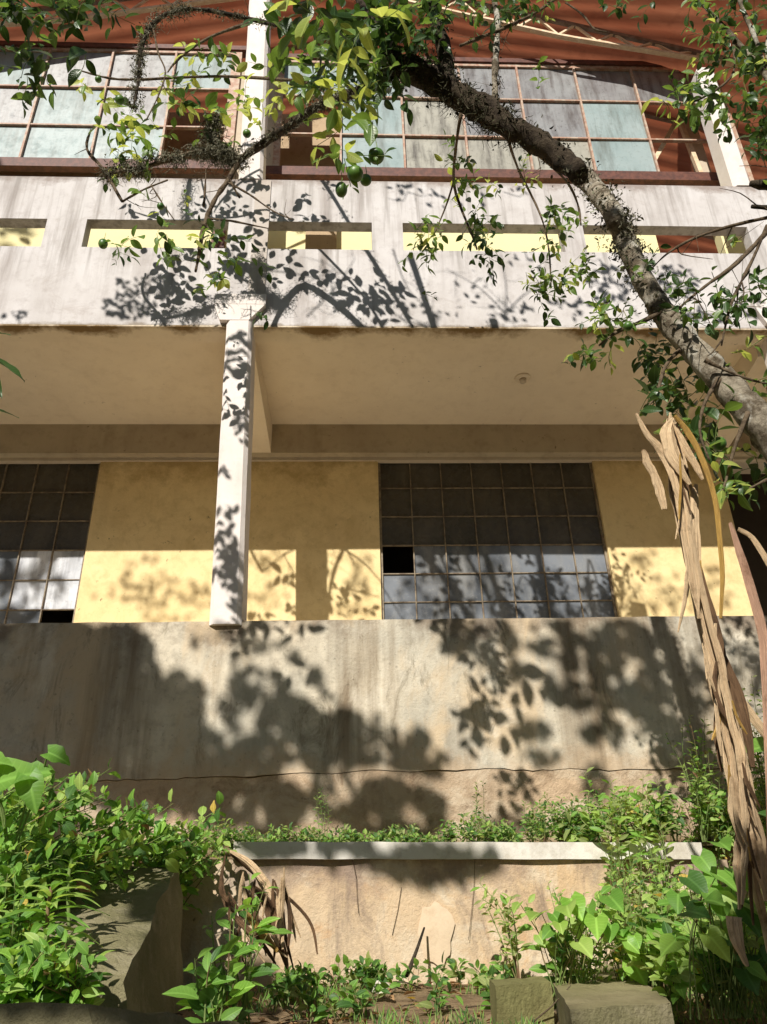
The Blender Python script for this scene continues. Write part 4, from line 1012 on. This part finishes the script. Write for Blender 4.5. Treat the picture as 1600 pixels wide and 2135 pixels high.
# right-hand twigs
lb_([(1640, 445), (1560, 462), (1500, 478), (1440, 500), (1390, 530), (1360, 560)], [7, 5, 4, 3.5, 2.5, 1.5], 2.6)
lb_([(1640, 440), (1575, 510), (1530, 555), (1480, 590), (1430, 630), (1400, 660)], [8, 6, 5, 4, 3, 2], 2.55)
lb_([(1600, 470), (1570, 540), (1540, 600), (1520, 650), (1505, 720)], [5, 4, 3.5, 3, 2], 2.55)
lb_([(1650, 375), (1610, 385), (1565, 382)], [16, 14, 11], 2.5, M['bark_dk'])
lb_([(1640, 440), (1600, 432), (1568, 430)], [10, 8, 5], 2.5, M['bark_dk'])
lb_([(1640, 440), (1650, 375), (1680, 600), (1740, 1000)], [14, 16, 18, 22], 2.55, M['bark_dk'])
lb_([(1650, 375), (1640, 250), (1600, 160), (1535, 85), (1468, 8), (1440, -40)], [16, 12, 9, 8, 7, 6], 2.5, M['bark'])
lb_([(1600, 160), (1580, 90), (1550, 20), (1535, -30)], [7, 7, 6, 6], 2.5, M['bark'])
lb_([(1620, 180), (1600, 110), (1610, 30), (1620, -30)], [7, 6, 6, 6], 2.48, M['bark'])
lb_([(1530, 85), (1530, 150), (1490, 190), (1440, 215)], [4, 3.5, 3, 2], 2.5)
lb_([(1380, 650), (1340, 670), (1290, 690), (1250, 720)], [6, 5, 4, 2], 2.75)
lb_([(1430, 720), (1390, 760), (1370, 820), (1350, 850)], [6, 4, 3, 2], 2.75)
lb_([(1500, 790), (1470, 840), (1460, 900), (1480, 960)], [6, 4, 3, 2], 2.65)
lb_([(1560, 860), (1530, 940), (1515, 1000), (1500, 1040)], [6, 4, 3, 2], 2.6)
lb_([(1640, 980), (1580, 1010), (1540, 1030)], [4, 3, 2], 2.6)
lb_([(1470, 750), (1510, 770), (1560, 790), (1600, 800)], [5, 4, 3, 2], 2.62)
for s in range(60):      # fine bare twigs growing off the limbs
    p = random.choice(LB[2:14]+LB[16:30]); i = random.randrange(len(p)-1); a_ = p[i]
    d = (rv(1)+Vector((0, 0, -0.2))).normalized()*random.uniform(0.08, 0.3); d.y *= 0.5
    mid = a_+d*0.5+rv(0.02); e_ = a_+d
    br.tube(smooth_path([a_, mid, e_], 3), lerp_list([0.004, 0.003, 0.0012], 3), M['twig'], 4, cap=False)
    if random.random() < 0.6:
        br.tube([mid, mid+rv(0.05), mid+rv(0.09)], [0.0022, 0.0018, 0.001], M['twig'], 4, cap=False)
br.build('branches', ct)
# hanging moss and lichen beards: many fine strands
def beard(path, n, ln, spread, mt=None):
    for k in range(n*2):
        i = random.randrange(len(path)-1); p = path[i].lerp(path[i+1], random.random())+rv(spread)
        if noise.noise(p*9) < -0.12: continue
        if k % 2:
            ms.leaf(p-rv(spread*0.2), rv(1), rv(1), random.uniform(0.012, 0.03), random.uniform(0.008, 0.018), mt or M['mossy'], 0.4, 0.5, 'oval', 4); continue
        d = (rv(0.6)+Vector((0, 0, -0.8))).normalized()*ln*random.uniform(0.2, 0.9)
        q1 = p+d*0.5+rv(ln*0.15)
        ms.tube([p, q1, p+d+rv(ln*0.15)], [0.0026, 0.002, 0.001], mt or M['mossy'], 3, cap=False)
beard(tB_[12:36], 2400, 0.09, 0.042, M['mossy'])
beard(tB_[0:20], 900, 0.03, 0.035); beard(tA_[52:70], 900, 0.03, 0.04)
beard(LB[0], 500, 0.06, 0.035); beard(LB[1], 200, 0.06, 0.025)
for pth, n_b, l_b, s_b in ((b1, 600, 0.06, 0.028), (b2, 700, 0.09, 0.04), (b3, 1100, 0.09, 0.036), (b5[20:44], 700, 0.08, 0.03), (b5[4:20], 400, 0.06, 0.02), (LB[2], 200, 0.05, 0.02)):
    beard(pth, n_b, l_b, s_b, M['lichen']); beard(pth, n_b//2, l_b, s_b, M['mossy'])
beard(LB[12], 200, 0.04, 0.02); beard(tA_[40:70], 900, 0.03, 0.042, M['lichen'])
ms.build('moss', ct, 'tangled grey green moss and lichen on the limbs')
# leaves
fl = MB()
def cluster(px, py, rx, ry, n, L, Y, mats, Wr=0.6, hang=0.35, yr=0.12, sprays=True, prof='oval'):
    """sprays: short shoots each with a run of leaves"""
    Y0 = Y; Y = reach(px, py, Y); L *= Y/Y0
    left = int(n*(1.05 if px < 620 and Y > 2.6 else 1.9 if px < 1250 and Y > 2.45 else 1.7)); L *= (1.2 if Y > 2.45 else 1.0)
    while left > 0:
        c = at(px+random.gauss(0, rx*0.5), py+random.gauss(0, ry*0.5), Y+random.uniform(-yr, yr))
        d = (rv(0.7)+Vector((0, -0.1, 0.5-hang*1.6))).normalized(); k = min(left, random.randint(4, 7)); sl_ = L*0.36*k
        sh = smooth_path([c, c+d*sl_*0.5+rv(0.01), c+d*sl_], 3)
        fl.tube(sh, 0.0016, M['stem'], 4, cap=False)
        mt_ = random.choices(mats[0], mats[1])[0]
        for j in range(k):
            p = sh[min(len(sh)-1, int((j+0.5)/k*len(sh)))]; a_ = j*2.4+random.random()
            x = d.orthogonal().normalized(); y = d.cross(x)
            out = (x*math.cos(a_)+y*math.sin(a_)+d*0.7+Vector((0, 0, -hang*0.6))).normalized(); ln = L*random.uniform(0.65, 1.2)
            nr = Vector((-0.3, -0.55, 0.75))+rv(0.4)
            fl.leaf(p+out*0.008, out, nr, ln, ln*Wr*random.uniform(0.85, 1.15), mt_ if random.random() < 0.7 else random.choices(mats[0], mats[1])[0], random.uniform(0.0, 0.45), 0.35, prof, 6, 0.015)
        left -= k
D_, G_, Y_ = M['cit_dark'], M['cit_mid'], M['cit_lime']
dk_ = ([D_, G_], [5, 1]); md_ = ([D_, G_, Y_], [3, 4, 1]); lt_ = ([G_, Y_, D_], [4, 3, 1]); yl_ = ([Y_, G_], [5, 2])
for c in [
 # dark overhang top left
 (40, 10, 55, 50, 52, 0.09, 2.3, dk_), (130, 25, 50, 42, 40, 0.09, 2.35, dk_), (185, 90, 16, 40, 9, 0.10, 2.3, dk_), (15, 80, 30, 26, 9, 0.075, 2.3, dk_), (210, 10, 30, 30, 20, 0.08, 2.4, dk_),
 (50, 165, 40, 30, 12, 0.065, 2.5, dk_), (75, 140, 30, 25, 6, 0.06, 2.5, md_),
 # left cluster
 (175, 172, 25, 12, 8, 0.05, 2.85, lt_), (230, 215, 30, 20, 10, 0.06, 2.85, lt_), (260, 260, 45, 40, 34, 0.06, 2.85, lt_), (310, 290, 40, 40, 30, 0.055, 2.85, md_), (260, 320, 35, 30, 24, 0.06, 2.85, lt_),
 (375, 205, 45, 35, 30, 0.07, 2.83, lt_), (400, 225, 30, 30, 14, 0.08, 2.83, yl_), (430, 120, 45, 30, 22, 0.06, 2.85, lt_), (470, 135, 25, 20, 14, 0.055, 2.85, md_), (355, 130, 20, 20, 7, 0.06, 2.85, yl_),
 (560, 140, 25, 25, 12, 0.07, 2.8, yl_), (515, 205, 35, 30, 15, 0.05, 2.85, lt_), (580, 205, 18, 18, 7, 0.055, 2.85, yl_), (555, 265, 25, 18, 9, 0.05, 2.85, yl_), (490, 230, 15, 30, 10, 0.05, 2.85, yl_), (450, 285, 30, 25, 14, 0.045, 2.85, md_),
 (400, 170, 60, 25, 18, 0.045, 2.86, md_), (315, 410, 15, 15, 3, 0.07, 2.83, md_), (335, 432, 12, 12, 2, 0.06, 2.83, lt_), (370, 405, 35, 12, 8, 0.025, 2.83, yl_),
 (365, 480, 45, 25, 24, 0.05, 2.85, md_), (420, 500, 30, 25, 18, 0.05, 2.85, dk_), (470, 520, 45, 35, 34, 0.05, 2.85, md_), (400, 545, 25, 15, 6, 0.05, 2.85, dk_), (475, 575, 30, 30, 18, 0.045, 2.85, lt_), (450, 595, 10, 15, 5, 0.04, 2.85, lt_), (545, 650, 10, 25, 8, 0.035, 2.85, dk_),
 (215, 505, 20, 15, 5, 0.055, 2.82, md_), (250, 500, 25, 12, 5, 0.05, 2.82, md_), (235, 545, 25, 25, 8, 0.04, 2.82, dk_), (405, 610, 20, 5, 3, 0.04, 2.85, dk_),
 # centre top mass
 (640, 30, 45, 40, 24, 0.11, 2.2, md_), (700, 55, 40, 35, 16, 0.09, 2.5, dk_), (790, 40, 60, 45, 60, 0.085, 2.6, dk_), (830, 100, 45, 60, 60, 0.075, 2.7, dk_), (650, 130, 45, 40, 36, 0.07, 2.6, md_), (760, 120, 50, 40, 36, 0.07, 2.7, dk_), (680, 175, 40, 25, 26, 0.06, 2.7, md_),
 (790, 170, 40, 40, 30, 0.07, 2.7, dk_), (745, 30, 30, 22, 6, 0.15, 2.0, yl_), (655, 25, 30, 18, 6, 0.13, 2.0, yl_), (720, 65, 25, 15, 5, 0.10, 2.1, yl_),
 (720, 210, 20, 26, 7, 0.085, 2.2, yl_), (715, 265, 12, 26, 7, 0.08, 2.2, yl_), (705, 310, 16, 16, 6, 0.075, 2.2, lt_), (785, 262, 14, 14, 4, 0.09, 2.15, yl_), (712, 170, 18, 18, 8, 0.08, 2.2, yl_), (745, 190, 20, 30, 14, 0.06, 2.4, lt_), (730, 330, 25, 20, 8, 0.055, 2.3, md_),
 (590, 110, 25, 30, 12, 0.05, 2.85, md_), (880, 60, 40, 60, 44, 0.065, 2.8, dk_), (860, 10, 60, 20, 30, 0.07, 2.8, md_), (1040, 20, 50, 22, 30, 0.06, 2.9, dk_), (1110, 8, 60, 14, 22, 0.05, 2.9, md_), (960, 15, 40, 15, 12, 0.06, 2.9, lt_),
 # hanging sprigs over the parapet
 (965, 335, 16, 30, 16, 0.045, 2.9, lt_), (970, 385, 22, 20, 16, 0.045, 2.9, md_), (895, 490, 28, 25, 24, 0.045, 2.9, lt_), (890, 520, 35, 15, 14, 0.045, 2.9, md_), (1000, 450, 30, 25, 24, 0.045, 2.9, md_), (1010, 500, 22, 30, 22, 0.045, 2.9, md_), (1020, 545, 18, 18, 14, 0.04, 2.9, dk_),
 (1075, 370, 40, 22, 18, 0.04, 2.92, lt_), (1125, 180, 12, 12, 4, 0.05, 2.92, lt_), (1160, 450, 28, 22, 20, 0.045, 2.9, md_), (1150, 500, 26, 20, 20, 0.045, 2.9, md_), (1170, 570, 60, 22, 34, 0.045, 2.9, lt_), (1140, 610, 30, 30, 26, 0.045, 2.9, dk_), (1220, 470, 18, 22, 8, 0.035, 2.9, yl_), (1300, 560, 30, 16, 8, 0.04, 2.85, md_),
 (880, 600, 10, 10, 4, 0.03, 2.9, dk_), (1215, 545, 25, 20, 12, 0.04, 2.88, md_),
 # around the trunk on the right
 (1265, 650, 32, 28, 28, 0.045, 2.8, md_), (1285, 690, 38, 26, 32, 0.045, 2.8, lt_), (1245, 735, 22, 22, 18, 0.045, 2.7, md_), (1350, 745, 40, 35, 34, 0.05, 3.0, dk_), (1375, 810, 28, 36, 24, 0.05, 3.0, dk_), (1335, 855, 20, 12, 5, 0.07, 2.65, dk_),
 (1425, 820, 30, 36, 20, 0.06, 3.0, md_), (1455, 880, 42, 36, 22, 0.075, 2.95, md_), (1490, 930, 36, 34, 18, 0.075, 2.85, dk_), (1440, 880, 30, 24, 7, 0.085, 2.9, lt_), (1530, 755, 30, 18, 9, 0.05, 2.75, yl_), (1575, 805, 36, 12, 11, 0.05, 2.75, lt_),
 (1500, 1010, 18, 14, 8, 0.06, 2.55, lt_), (1545, 1020, 35, 10, 8, 0.04, 2.6, md_), (1590, 985, 22, 30, 12, 0.06, 2.8, dk_), (1592, 960, 20, 24, 8, 0.05, 2.8, md_),
 (1450, 655, 34, 24, 20, 0.05, 2.95, dk_), (1510, 620, 35, 28, 30, 0.05, 2.6, dk_), (1400, 600, 25, 22, 12, 0.04, 2.6, dk_), (1410, 640, 35, 18, 16, 0.045, 2.6, dk_), (1370, 560, 25, 15, 8, 0.035, 2.6, dk_), (1565, 570, 14, 30, 8, 0.045, 2.5, dk_), (1590, 610, 14, 20, 8, 0.045, 2.5, dk_), (1530, 490, 8, 16, 4, 0.035, 2.5, md_),
 # top right
 (1395, 208, 30, 16, 12, 0.06, 2.5, lt_), (1450, 180, 40, 30, 26, 0.055, 2.5, md_), (1480, 235, 45, 22, 26, 0.06, 2.5, md_), (1500, 80, 40, 50, 50, 0.05, 2.5, md_), (1560, 60, 40, 50, 40, 0.055, 2.5, dk_), (1570, 210, 40, 40, 44, 0.055, 2.45, dk_), (1590, 290, 25, 50, 40, 0.055, 2.45, dk_), (1580, 130, 30, 40, 26, 0.06, 2.45, md_), (1480, 10, 60, 20, 30, 0.05, 2.5, md_), (1310, 8, 60, 10, 14, 0.05, 2.6, dk_), (1600, 370, 25, 25, 10, 0.06, 2.4, dk_),
 (1430, 215, 30, 10, 10, 0.05, 2.45, dk_),
]:
    cluster(*c[:8])
fl.build('foliage', ct)
def fruit(px, py, r, Y, sx=1.0, sz=1.0, nm='fruit'):
    b = MB(); Y = reach(px, py, Y); c = at(px, py, Y); rr = r*(Y*1.19)/F_PX; n = 18; mj = 12; vs = []
    for j in range(mj+1):
        e = math.pi*j/mj
        for i in range(n):
            a_ = 2*math.pi*i/n; k = 1-0.10*math.exp(-(e/0.35)**2)+0.06*math.exp(-((math.pi-e)/0.3)**2)
            vs.append(c+Vector((math.sin(e)*math.cos(a_)*rr*sx*k, math.sin(e)*math.sin(a_)*rr*sx*k, math.cos(e)*rr*sz*k)))
    b.add(vs, [(j*n+i, (j+1)*n+i, (j+1)*n+(i+1) % n, j*n+(i+1) % n) for j in range(mj) for i in range(n)], M['fruit'], None, True)
    b.tube([c+Vector((0, 0, rr*sz*0.9)), c+Vector((0.004, 0, rr*sz*0.9+0.03)), c+Vector((0, 0.01, rr*sz+0.08))], [0.002, 0.002, 0.0015], M['stem'], 5)
    b.build(nm, ct)
for f_ in [(785, 325, 21, 2.2), (741, 362, 21, 2.25), (763, 375, 15, 2.35), (712, 395, 17, 2.2, 0.9, 1.35), (45, 118, 15, 2.45), (72, 150, 12, 2.5), (250, 208, 13, 2.8), (515, 278, 11, 2.8), (1310, 680, 11, 2.6), (215, 508, 11, 2.8, 1, 1.2), (1500, 925, 15, 2.8), (335, 430, 9, 2.8), (205, 165, 9, 2.8)]: fruit(*f_)

# near leaves entering at the left edge
nl = thing('shade_sapling', (-1.55, 1.9, -1.0), 'sapling whose pointed dark leaves hang into the left edge beside the ceiling', 'sapling')
sb = MB(); lb = MB()
q0 = Vector((-1.75, 1.9, -1.0)); sb.tube(smooth_path([q0, Vector((-1.7, 1.9, 0.6)), at(-140, 800, 1.7), at(-60, 745, 1.7)], 5), 0.007, M['twig'], 6)
for (px, py, dx, dz, L_, W2) in ((-30, 745, 1, -0.45, 0.14, 0.06), (-40, 765, 0.9, -0.9, 0.12, 0.05), (-50, 850, 1, -0.1, 0.12, 0.03), (-80, 700, 1, 0.2, 0.13, 0.05), (-90, 820, 0.6, -0.8, 0.12, 0.05)):
    lb.leaf(at(px, py, 1.7), Vector((dx, -0.1, dz)), Vector((-0.2, -0.4, 0.9)), L_, W2, M['cit_dark'], 0.2, 0.4, 'lance', 8, 0.05)
    sb.tube([at(-140, 800, 1.7), at(px, py, 1.7)], 0.003, M['twig'], 5)
sb.build('stem', nl); lb.build('foliage', nl)

# ---------------------------------------------------------------- shade trees behind the viewer (their shadows fall on the facade)
random.seed(77)
def in_view(p, mg=60):
    q = proj(p)
    return q is not None and -mg < q[0] < 1600+mg and -mg < q[1] < 2135+mg
SD = Vector((0.34, 1.0, -0.756))
sh1 = MB(); shb = MB(); hubs = []
def shade(px, py, rx, ry, n, L, Yw, t, z=None, wr=0.6, tj=0.5, hole=None):
    """leafy spray standing t metres in front of the spot it shades"""
    c = (at(px, py, Yw) if z is None else on_z(px, py, z))-SD*t
    k_ = 0; hub = None
    for i in range(n):
        a_ = random.random()*6.283; r_ = math.sqrt(random.random())
        if hole is not None:
            qx, qy = px+rx*r_*math.cos(a_), py+ry*r_*math.sin(a_)
            if noise.noise(Vector((qx/30, qy/30, 5.5)))+0.6*noise.noise(Vector((qx/13, qy/13, 1.5))) < hole: continue
        w_ = at(px+rx*r_*math.cos(a_), py+ry*r_*math.sin(a_), Yw) if z is None else on_z(px+rx*r_*math.cos(a_), py+ry*r_*math.sin(a_), z)
        tt = t+random.uniform(-tj, tj); p = w_-SD*tt; g_ = 0
        while in_view(p) and g_ < 40: tt += 0.15; p = w_-SD*tt; g_ += 1
        ax = rv(1); nr = (-SD.normalized()+rv(0.5))
        ln = L*random.uniform(0.7, 1.3)
        sh1.leaf(p-ax.normalized()*ln/2, ax, nr, ln, ln*wr, M['canopy'], 0.1, 0.2, 'oval', 4)
        if i % 6 == 0: hubs.append((p, c))
    return c
B = 4.985
for (px, py, rx, ry, n, L) in [
  (90, 1400, 200, 110, 1700, 0.12), (60, 1540, 200, 90, 1300, 0.12), (270, 1540, 120, 80, 720, 0.11), (250, 1390, 75, 90, 420, 0.11), (330, 1640, 150, 60, 500, 0.11), (370, 1470, 60, 70, 260, 0.10), (399, 1570, 70, 60, 300, 0.1),
  (440, 1330, 70, 22, 26, 0.08), (520, 1345, 40, 20, 20, 0.08), (500, 1400, 30, 40, 36, 0.09), (550, 1440, 50, 45, 110, 0.09), (600, 1500, 75, 50, 230, 0.09), (540, 1570, 70, 40, 160, 0.09), (700, 1520, 60, 45, 160, 0.09), (680, 1575, 80, 34, 170, 0.09), (770, 1540, 60, 55, 200, 0.09), (850, 1560, 55, 50, 160, 0.08), (905, 1590, 34, 30, 50, 0.08), (480, 1480, 26, 60, 30, 0.08),
  (575, 1335, 22, 14, 14, 0.08), (620, 1370, 20, 16, 14, 0.08), (655, 1410, 18, 20, 16, 0.08), (683, 1450, 16, 26, 18, 0.08),
  (950, 1325, 36, 40, 60, 0.085), (1030, 1340, 50, 50, 120, 0.09), (1180, 1330, 90, 40, 260, 0.09), (1290, 1350, 80, 60, 340, 0.09), (1350, 1400, 60, 70, 300, 0.09), (1200, 1430, 70, 50, 170, 0.09), (1330, 1480, 80, 60, 330, 0.09), (1110, 1520, 40, 22, 36, 0.08), (1060, 1400, 40, 26, 30, 0.08), (1270, 1530, 60, 26, 80, 0.08), (1130, 1580, 50, 20, 36, 0.07), (1430, 1560, 50, 60, 140, 0.09), (1460, 1420, 40, 70, 60, 0.08), (1550, 1400, 50, 60, 60, 0.09), (1240, 1630, 30, 40, 30, 0.08)]:
    dense = px < 400; shade(px, py, rx, ry, n if dense else int(n*2.9), L if dense else L*0.75, B, 5.4, hole=-0.5 if dense else -0.12)
for (px, py, rx, ry, n) in [(450, 1660, 90, 60, 500), (560, 1680, 80, 60, 500), (690, 1660, 50, 50, 140), (740, 1710, 60, 36, 160), (800, 1680, 60, 60, 340), (880, 1690, 50, 50, 240), (1050, 1720, 50, 20, 30)]:
    shade(px, py, rx, ry, n, 0.08, 4.99, 5.4, hole=-0.3)
# yellow wall
for (px, py, rx, ry, n) in [(300, 1200, 45, 50, 22), (260, 1230, 80, 22, 22), (380, 1250, 80, 45, 60), (310, 1270, 40, 30, 24), (570, 1170, 50, 22, 18), (560, 1245, 50, 30, 16), (750, 1200, 34, 50, 34), (740, 1270, 35, 20, 14), (1340, 1180, 40, 40, 22), (1400, 1240, 80, 40, 50), (1310, 1250, 30, 40, 16), (1480, 1230, 50, 50, 50), (880, 1230, 60, 50, 40), (1010, 1200, 50, 80, 60), (1180, 1240, 60, 60, 60), (90, 1240, 50, 50, 30)]:
    shade(px, py, rx, ry, n, 0.075, YW, 6.2)
# column and parapet: closer foliage, crisper shade
for (px, py, rx, ry, n, L) in [(500, 735, 30, 30, 26, 0.06), (495, 785, 30, 22, 18, 0.06), (510, 905, 16, 34, 12, 0.06), (468, 1000, 16, 12, 6, 0.05), (480, 1080, 22, 16, 9, 0.06), (470, 1130, 24, 20, 8, 0.05), (490, 1185, 14, 24, 9, 0.05),
  (300, 600, 70, 28, 60, 0.05), (270, 640, 60, 26, 60, 0.05), (345, 640, 40, 26, 26, 0.05), (30, 660, 30, 12, 8, 0.05), (600, 545, 50, 14, 26, 0.06), (560, 590, 60, 20, 44, 0.06), (640, 650, 60, 20, 26, 0.05), (690, 630, 20, 16, 8, 0.05),
  (850, 400, 60, 26, 56, 0.06), (950, 420, 70, 30, 40, 0.05), (1050, 400, 50, 22, 22, 0.05), (900, 640, 70, 26, 60, 0.06), (990, 590, 40, 40, 40, 0.06), (1060, 650, 60, 22, 40, 0.06), (1100, 540, 50, 30, 28, 0.06), (1180, 640, 60, 28, 50, 0.06), (1270, 590, 50, 40, 50, 0.06), (1400, 590, 60, 40, 50, 0.06), (1570, 640, 30, 20, 16, 0.06), (1480, 655, 50, 20, 20, 0.05)]:
    shade(px, py, rx, ry, int(n*((0.0 if px < 700 else 0.3) if 320 < px < 1200 and py < 680 else 1.25)), L*1.25, 5.0, 2.6, tj=0.3)
# unseen leaf sprays added to shade the lower corners and the coping
for (px, py, rx, ry, n, z) in [(1590, 2115, 110, 40, 200, -0.3), (500, 2120, 90, 40, 100, -0.35)]:
    shade(px, py, rx, ry, n, 0.10, None, 4.0, z)
for (px, py, rx, ry, n, Y) in [(410, 1930, 62, 150, 620, 3.7), (430, 2050, 70, 80, 260, 3.0), (200, 2110, 320, 45, 900, 2.1),  (1590, 2040, 60, 70, 160, 2.6), (570, 1765, 70, 16, 60, 4.28), (690, 1760, 30, 14, 16, 4.28), (880, 1795, 90, 24, 130, 4.28), (760, 1770, 30, 12, 16, 4.28), (1000, 1790, 40, 14, 16, 4.28)]:
    shade(px, py, rx, ry, n, 0.12, Y, 4.6)
for k in range(8500):  # unseen filler leaves added to the crown to block skylight
    if k % 3 == 0: w_ = Vector((random.uniform(4.6, 11), 5, random.uniform(-1.5, 7)))
    elif k % 3 == 1: w_ = Vector((random.uniform(-10, -3.3), 5, random.uniform(-1.5, 7)))
    else: w_ = Vector((random.uniform(-5, -1.75), 5, random.uniform(0.35, 1.55)))
    p = w_-SD*random.uniform(2.5, 10)
    if in_view(p, 90): continue
    if noise.noise(p*0.9) < -0.15: continue
    sh1.leaf(p, rv(1), Vector((0, 0, 1))+rv(0.4), random.uniform(0.16, 0.3), random.uniform(0.1, 0.18), M['canopy'], 0.1, 0.2, 'oval', 4)
st = thing('overhanging_tree', (-5.6, -3.0, -1.6), 'broad tree standing behind the viewer that shades the facade', 'tree')
trunk_top = Vector((-5.0, -2.6, 4.4))
shb.tube(smooth_path([Vector((-5.6, -3.0, -1.7)), Vector((-5.4, -2.9, 1.5)), trunk_top], 5), lerp_list([0.24, 0.19, 0.15], 5), M['bark'], 12, 0.2)
cs = []
for p, c in hubs:
    if all((c-d).length > 0.02 for d in cs): cs.append(c)
for c in cs:
    if c.x < -3.2:
        mid = trunk_top.lerp(c, 0.55)+Vector((0, -0.3, 0.9))
        P_ = smooth_path([trunk_top, mid, c], 6)
        if any(in_view(p, 120) for p in P_): continue
        if c.z > 5.6: continue
        shb.tube(P_, lerp_list([0.032, 0.018, 0.006], 6), M['bark_dk'], 6, cap=False)
for p, c in hubs:
    if random.random() < 0.3 and (p-c).length < 1.2 and not in_view(p, 60) and not in_view(c, 60): shb.tube([c, c.lerp(p, 0.5)+rv(0.03), p], [0.006, 0.005, 0.002], M['twig'], 4, cap=False)
# a few long bare twigs whose shadows curve over the parapet
for pts_ in ([(530, 560), (640, 575), (740, 605), (850, 670)], [(640, 660), (700, 600), (740, 540)], [(700, 650), (690, 590), (670, 540)], [(1055, 670), (1056, 600), (1045, 530)], [(1056, 650), (1100, 610), (1140, 590)], [(1050, 650), (1000, 600), (930, 560)], [(820, 520), (850, 600), (900, 650)], [(1250, 540), (1290, 600), (1330, 660)], [(560, 640), (620, 600), (700, 560)]):
    tp_ = smooth_path([at(x, y, 5.0)-SD*2.7 for x, y in pts_], 5); shb.tube(tp_, lerp_list([0.008, 0.003], len(tp_)-1), M['twig'], 5)
    for k in range(9):
        a_ = random.choice(tp_); e_ = a_+Vector((random.gauss(0, 0.12), 0.02, random.gauss(0, 0.12))); shb.tube([a_, a_.lerp(e_, 0.5)+rv(0.012), e_], [0.0035, 0.003, 0.0015], M['twig'], 4, cap=False)
shb.build('branches', st); sh1.build('foliage', st)

# unseen trees added behind the viewer, reflected in the panes and blocking skylight
def back_tree(x, y, h, r, label):
    t = thing('background_tree', (x, y, -1.7), label, 'tree', 'trees behind the viewer'); a = MB(); f = MB()
    a.tube(smooth_path([Vector((x, y, -1.8)), Vector((x+0.2, y, h*0.4)), Vector((x, y, h*0.8))], 4), lerp_list([0.3, 0.22, 0.08], 4), M['bark'], 9, 0.2)
    for k in range(9):
        e = Vector((x, y, h*0.55))+Vector((random.uniform(-1, 1)*r*0.8, random.uniform(-1, 1)*r*0.8, random.uniform(-0.1, 0.5)*h)); a.tube([Vector((x, y, h*0.4)), e], [0.09, 0.02], M['bark_dk'], 5)
        for i in range(150):
            d = rv(1).normalized()*random.uniform(0.4, 1)*r*0.5
            f.leaf(e+d, rv(1), d+rv(0.3), 0.45, 0.3, M['cit_dark'] if random.random() < 0.5 else M['weed_dk'], 0.1, 0.2, 'oval', 3)
    a.build('trunk', t); f.build('crown', t)
for (x, y, h, r, wh) in ((6, -12, 5.5, 2.6, 'second nearest'), (11, -8, 5, 2.6, 'shortest of the group'), (1.5, -17, 6, 3, 'farthest away'), (14, -2, 6, 3, 'farthest to the right'), (-3, -13, 8.5, 5, 'tall and wide, straight behind'), (4, -15, 9, 5, 'tallest of the group'), (-11, -12, 9, 5, 'wide one behind on the left'), (-13, -3, 6, 4, 'farthest to the left'), (9, -13, 9, 5, 'wide one behind on the right'), (15, -9, 9, 5, 'tall one at the far right')):
    back_tree(x, y, h, r, 'unseen leafy tree behind the viewer, '+wh)
for o in bpy.data.objects:
    if '_o' in o: del o['_o']
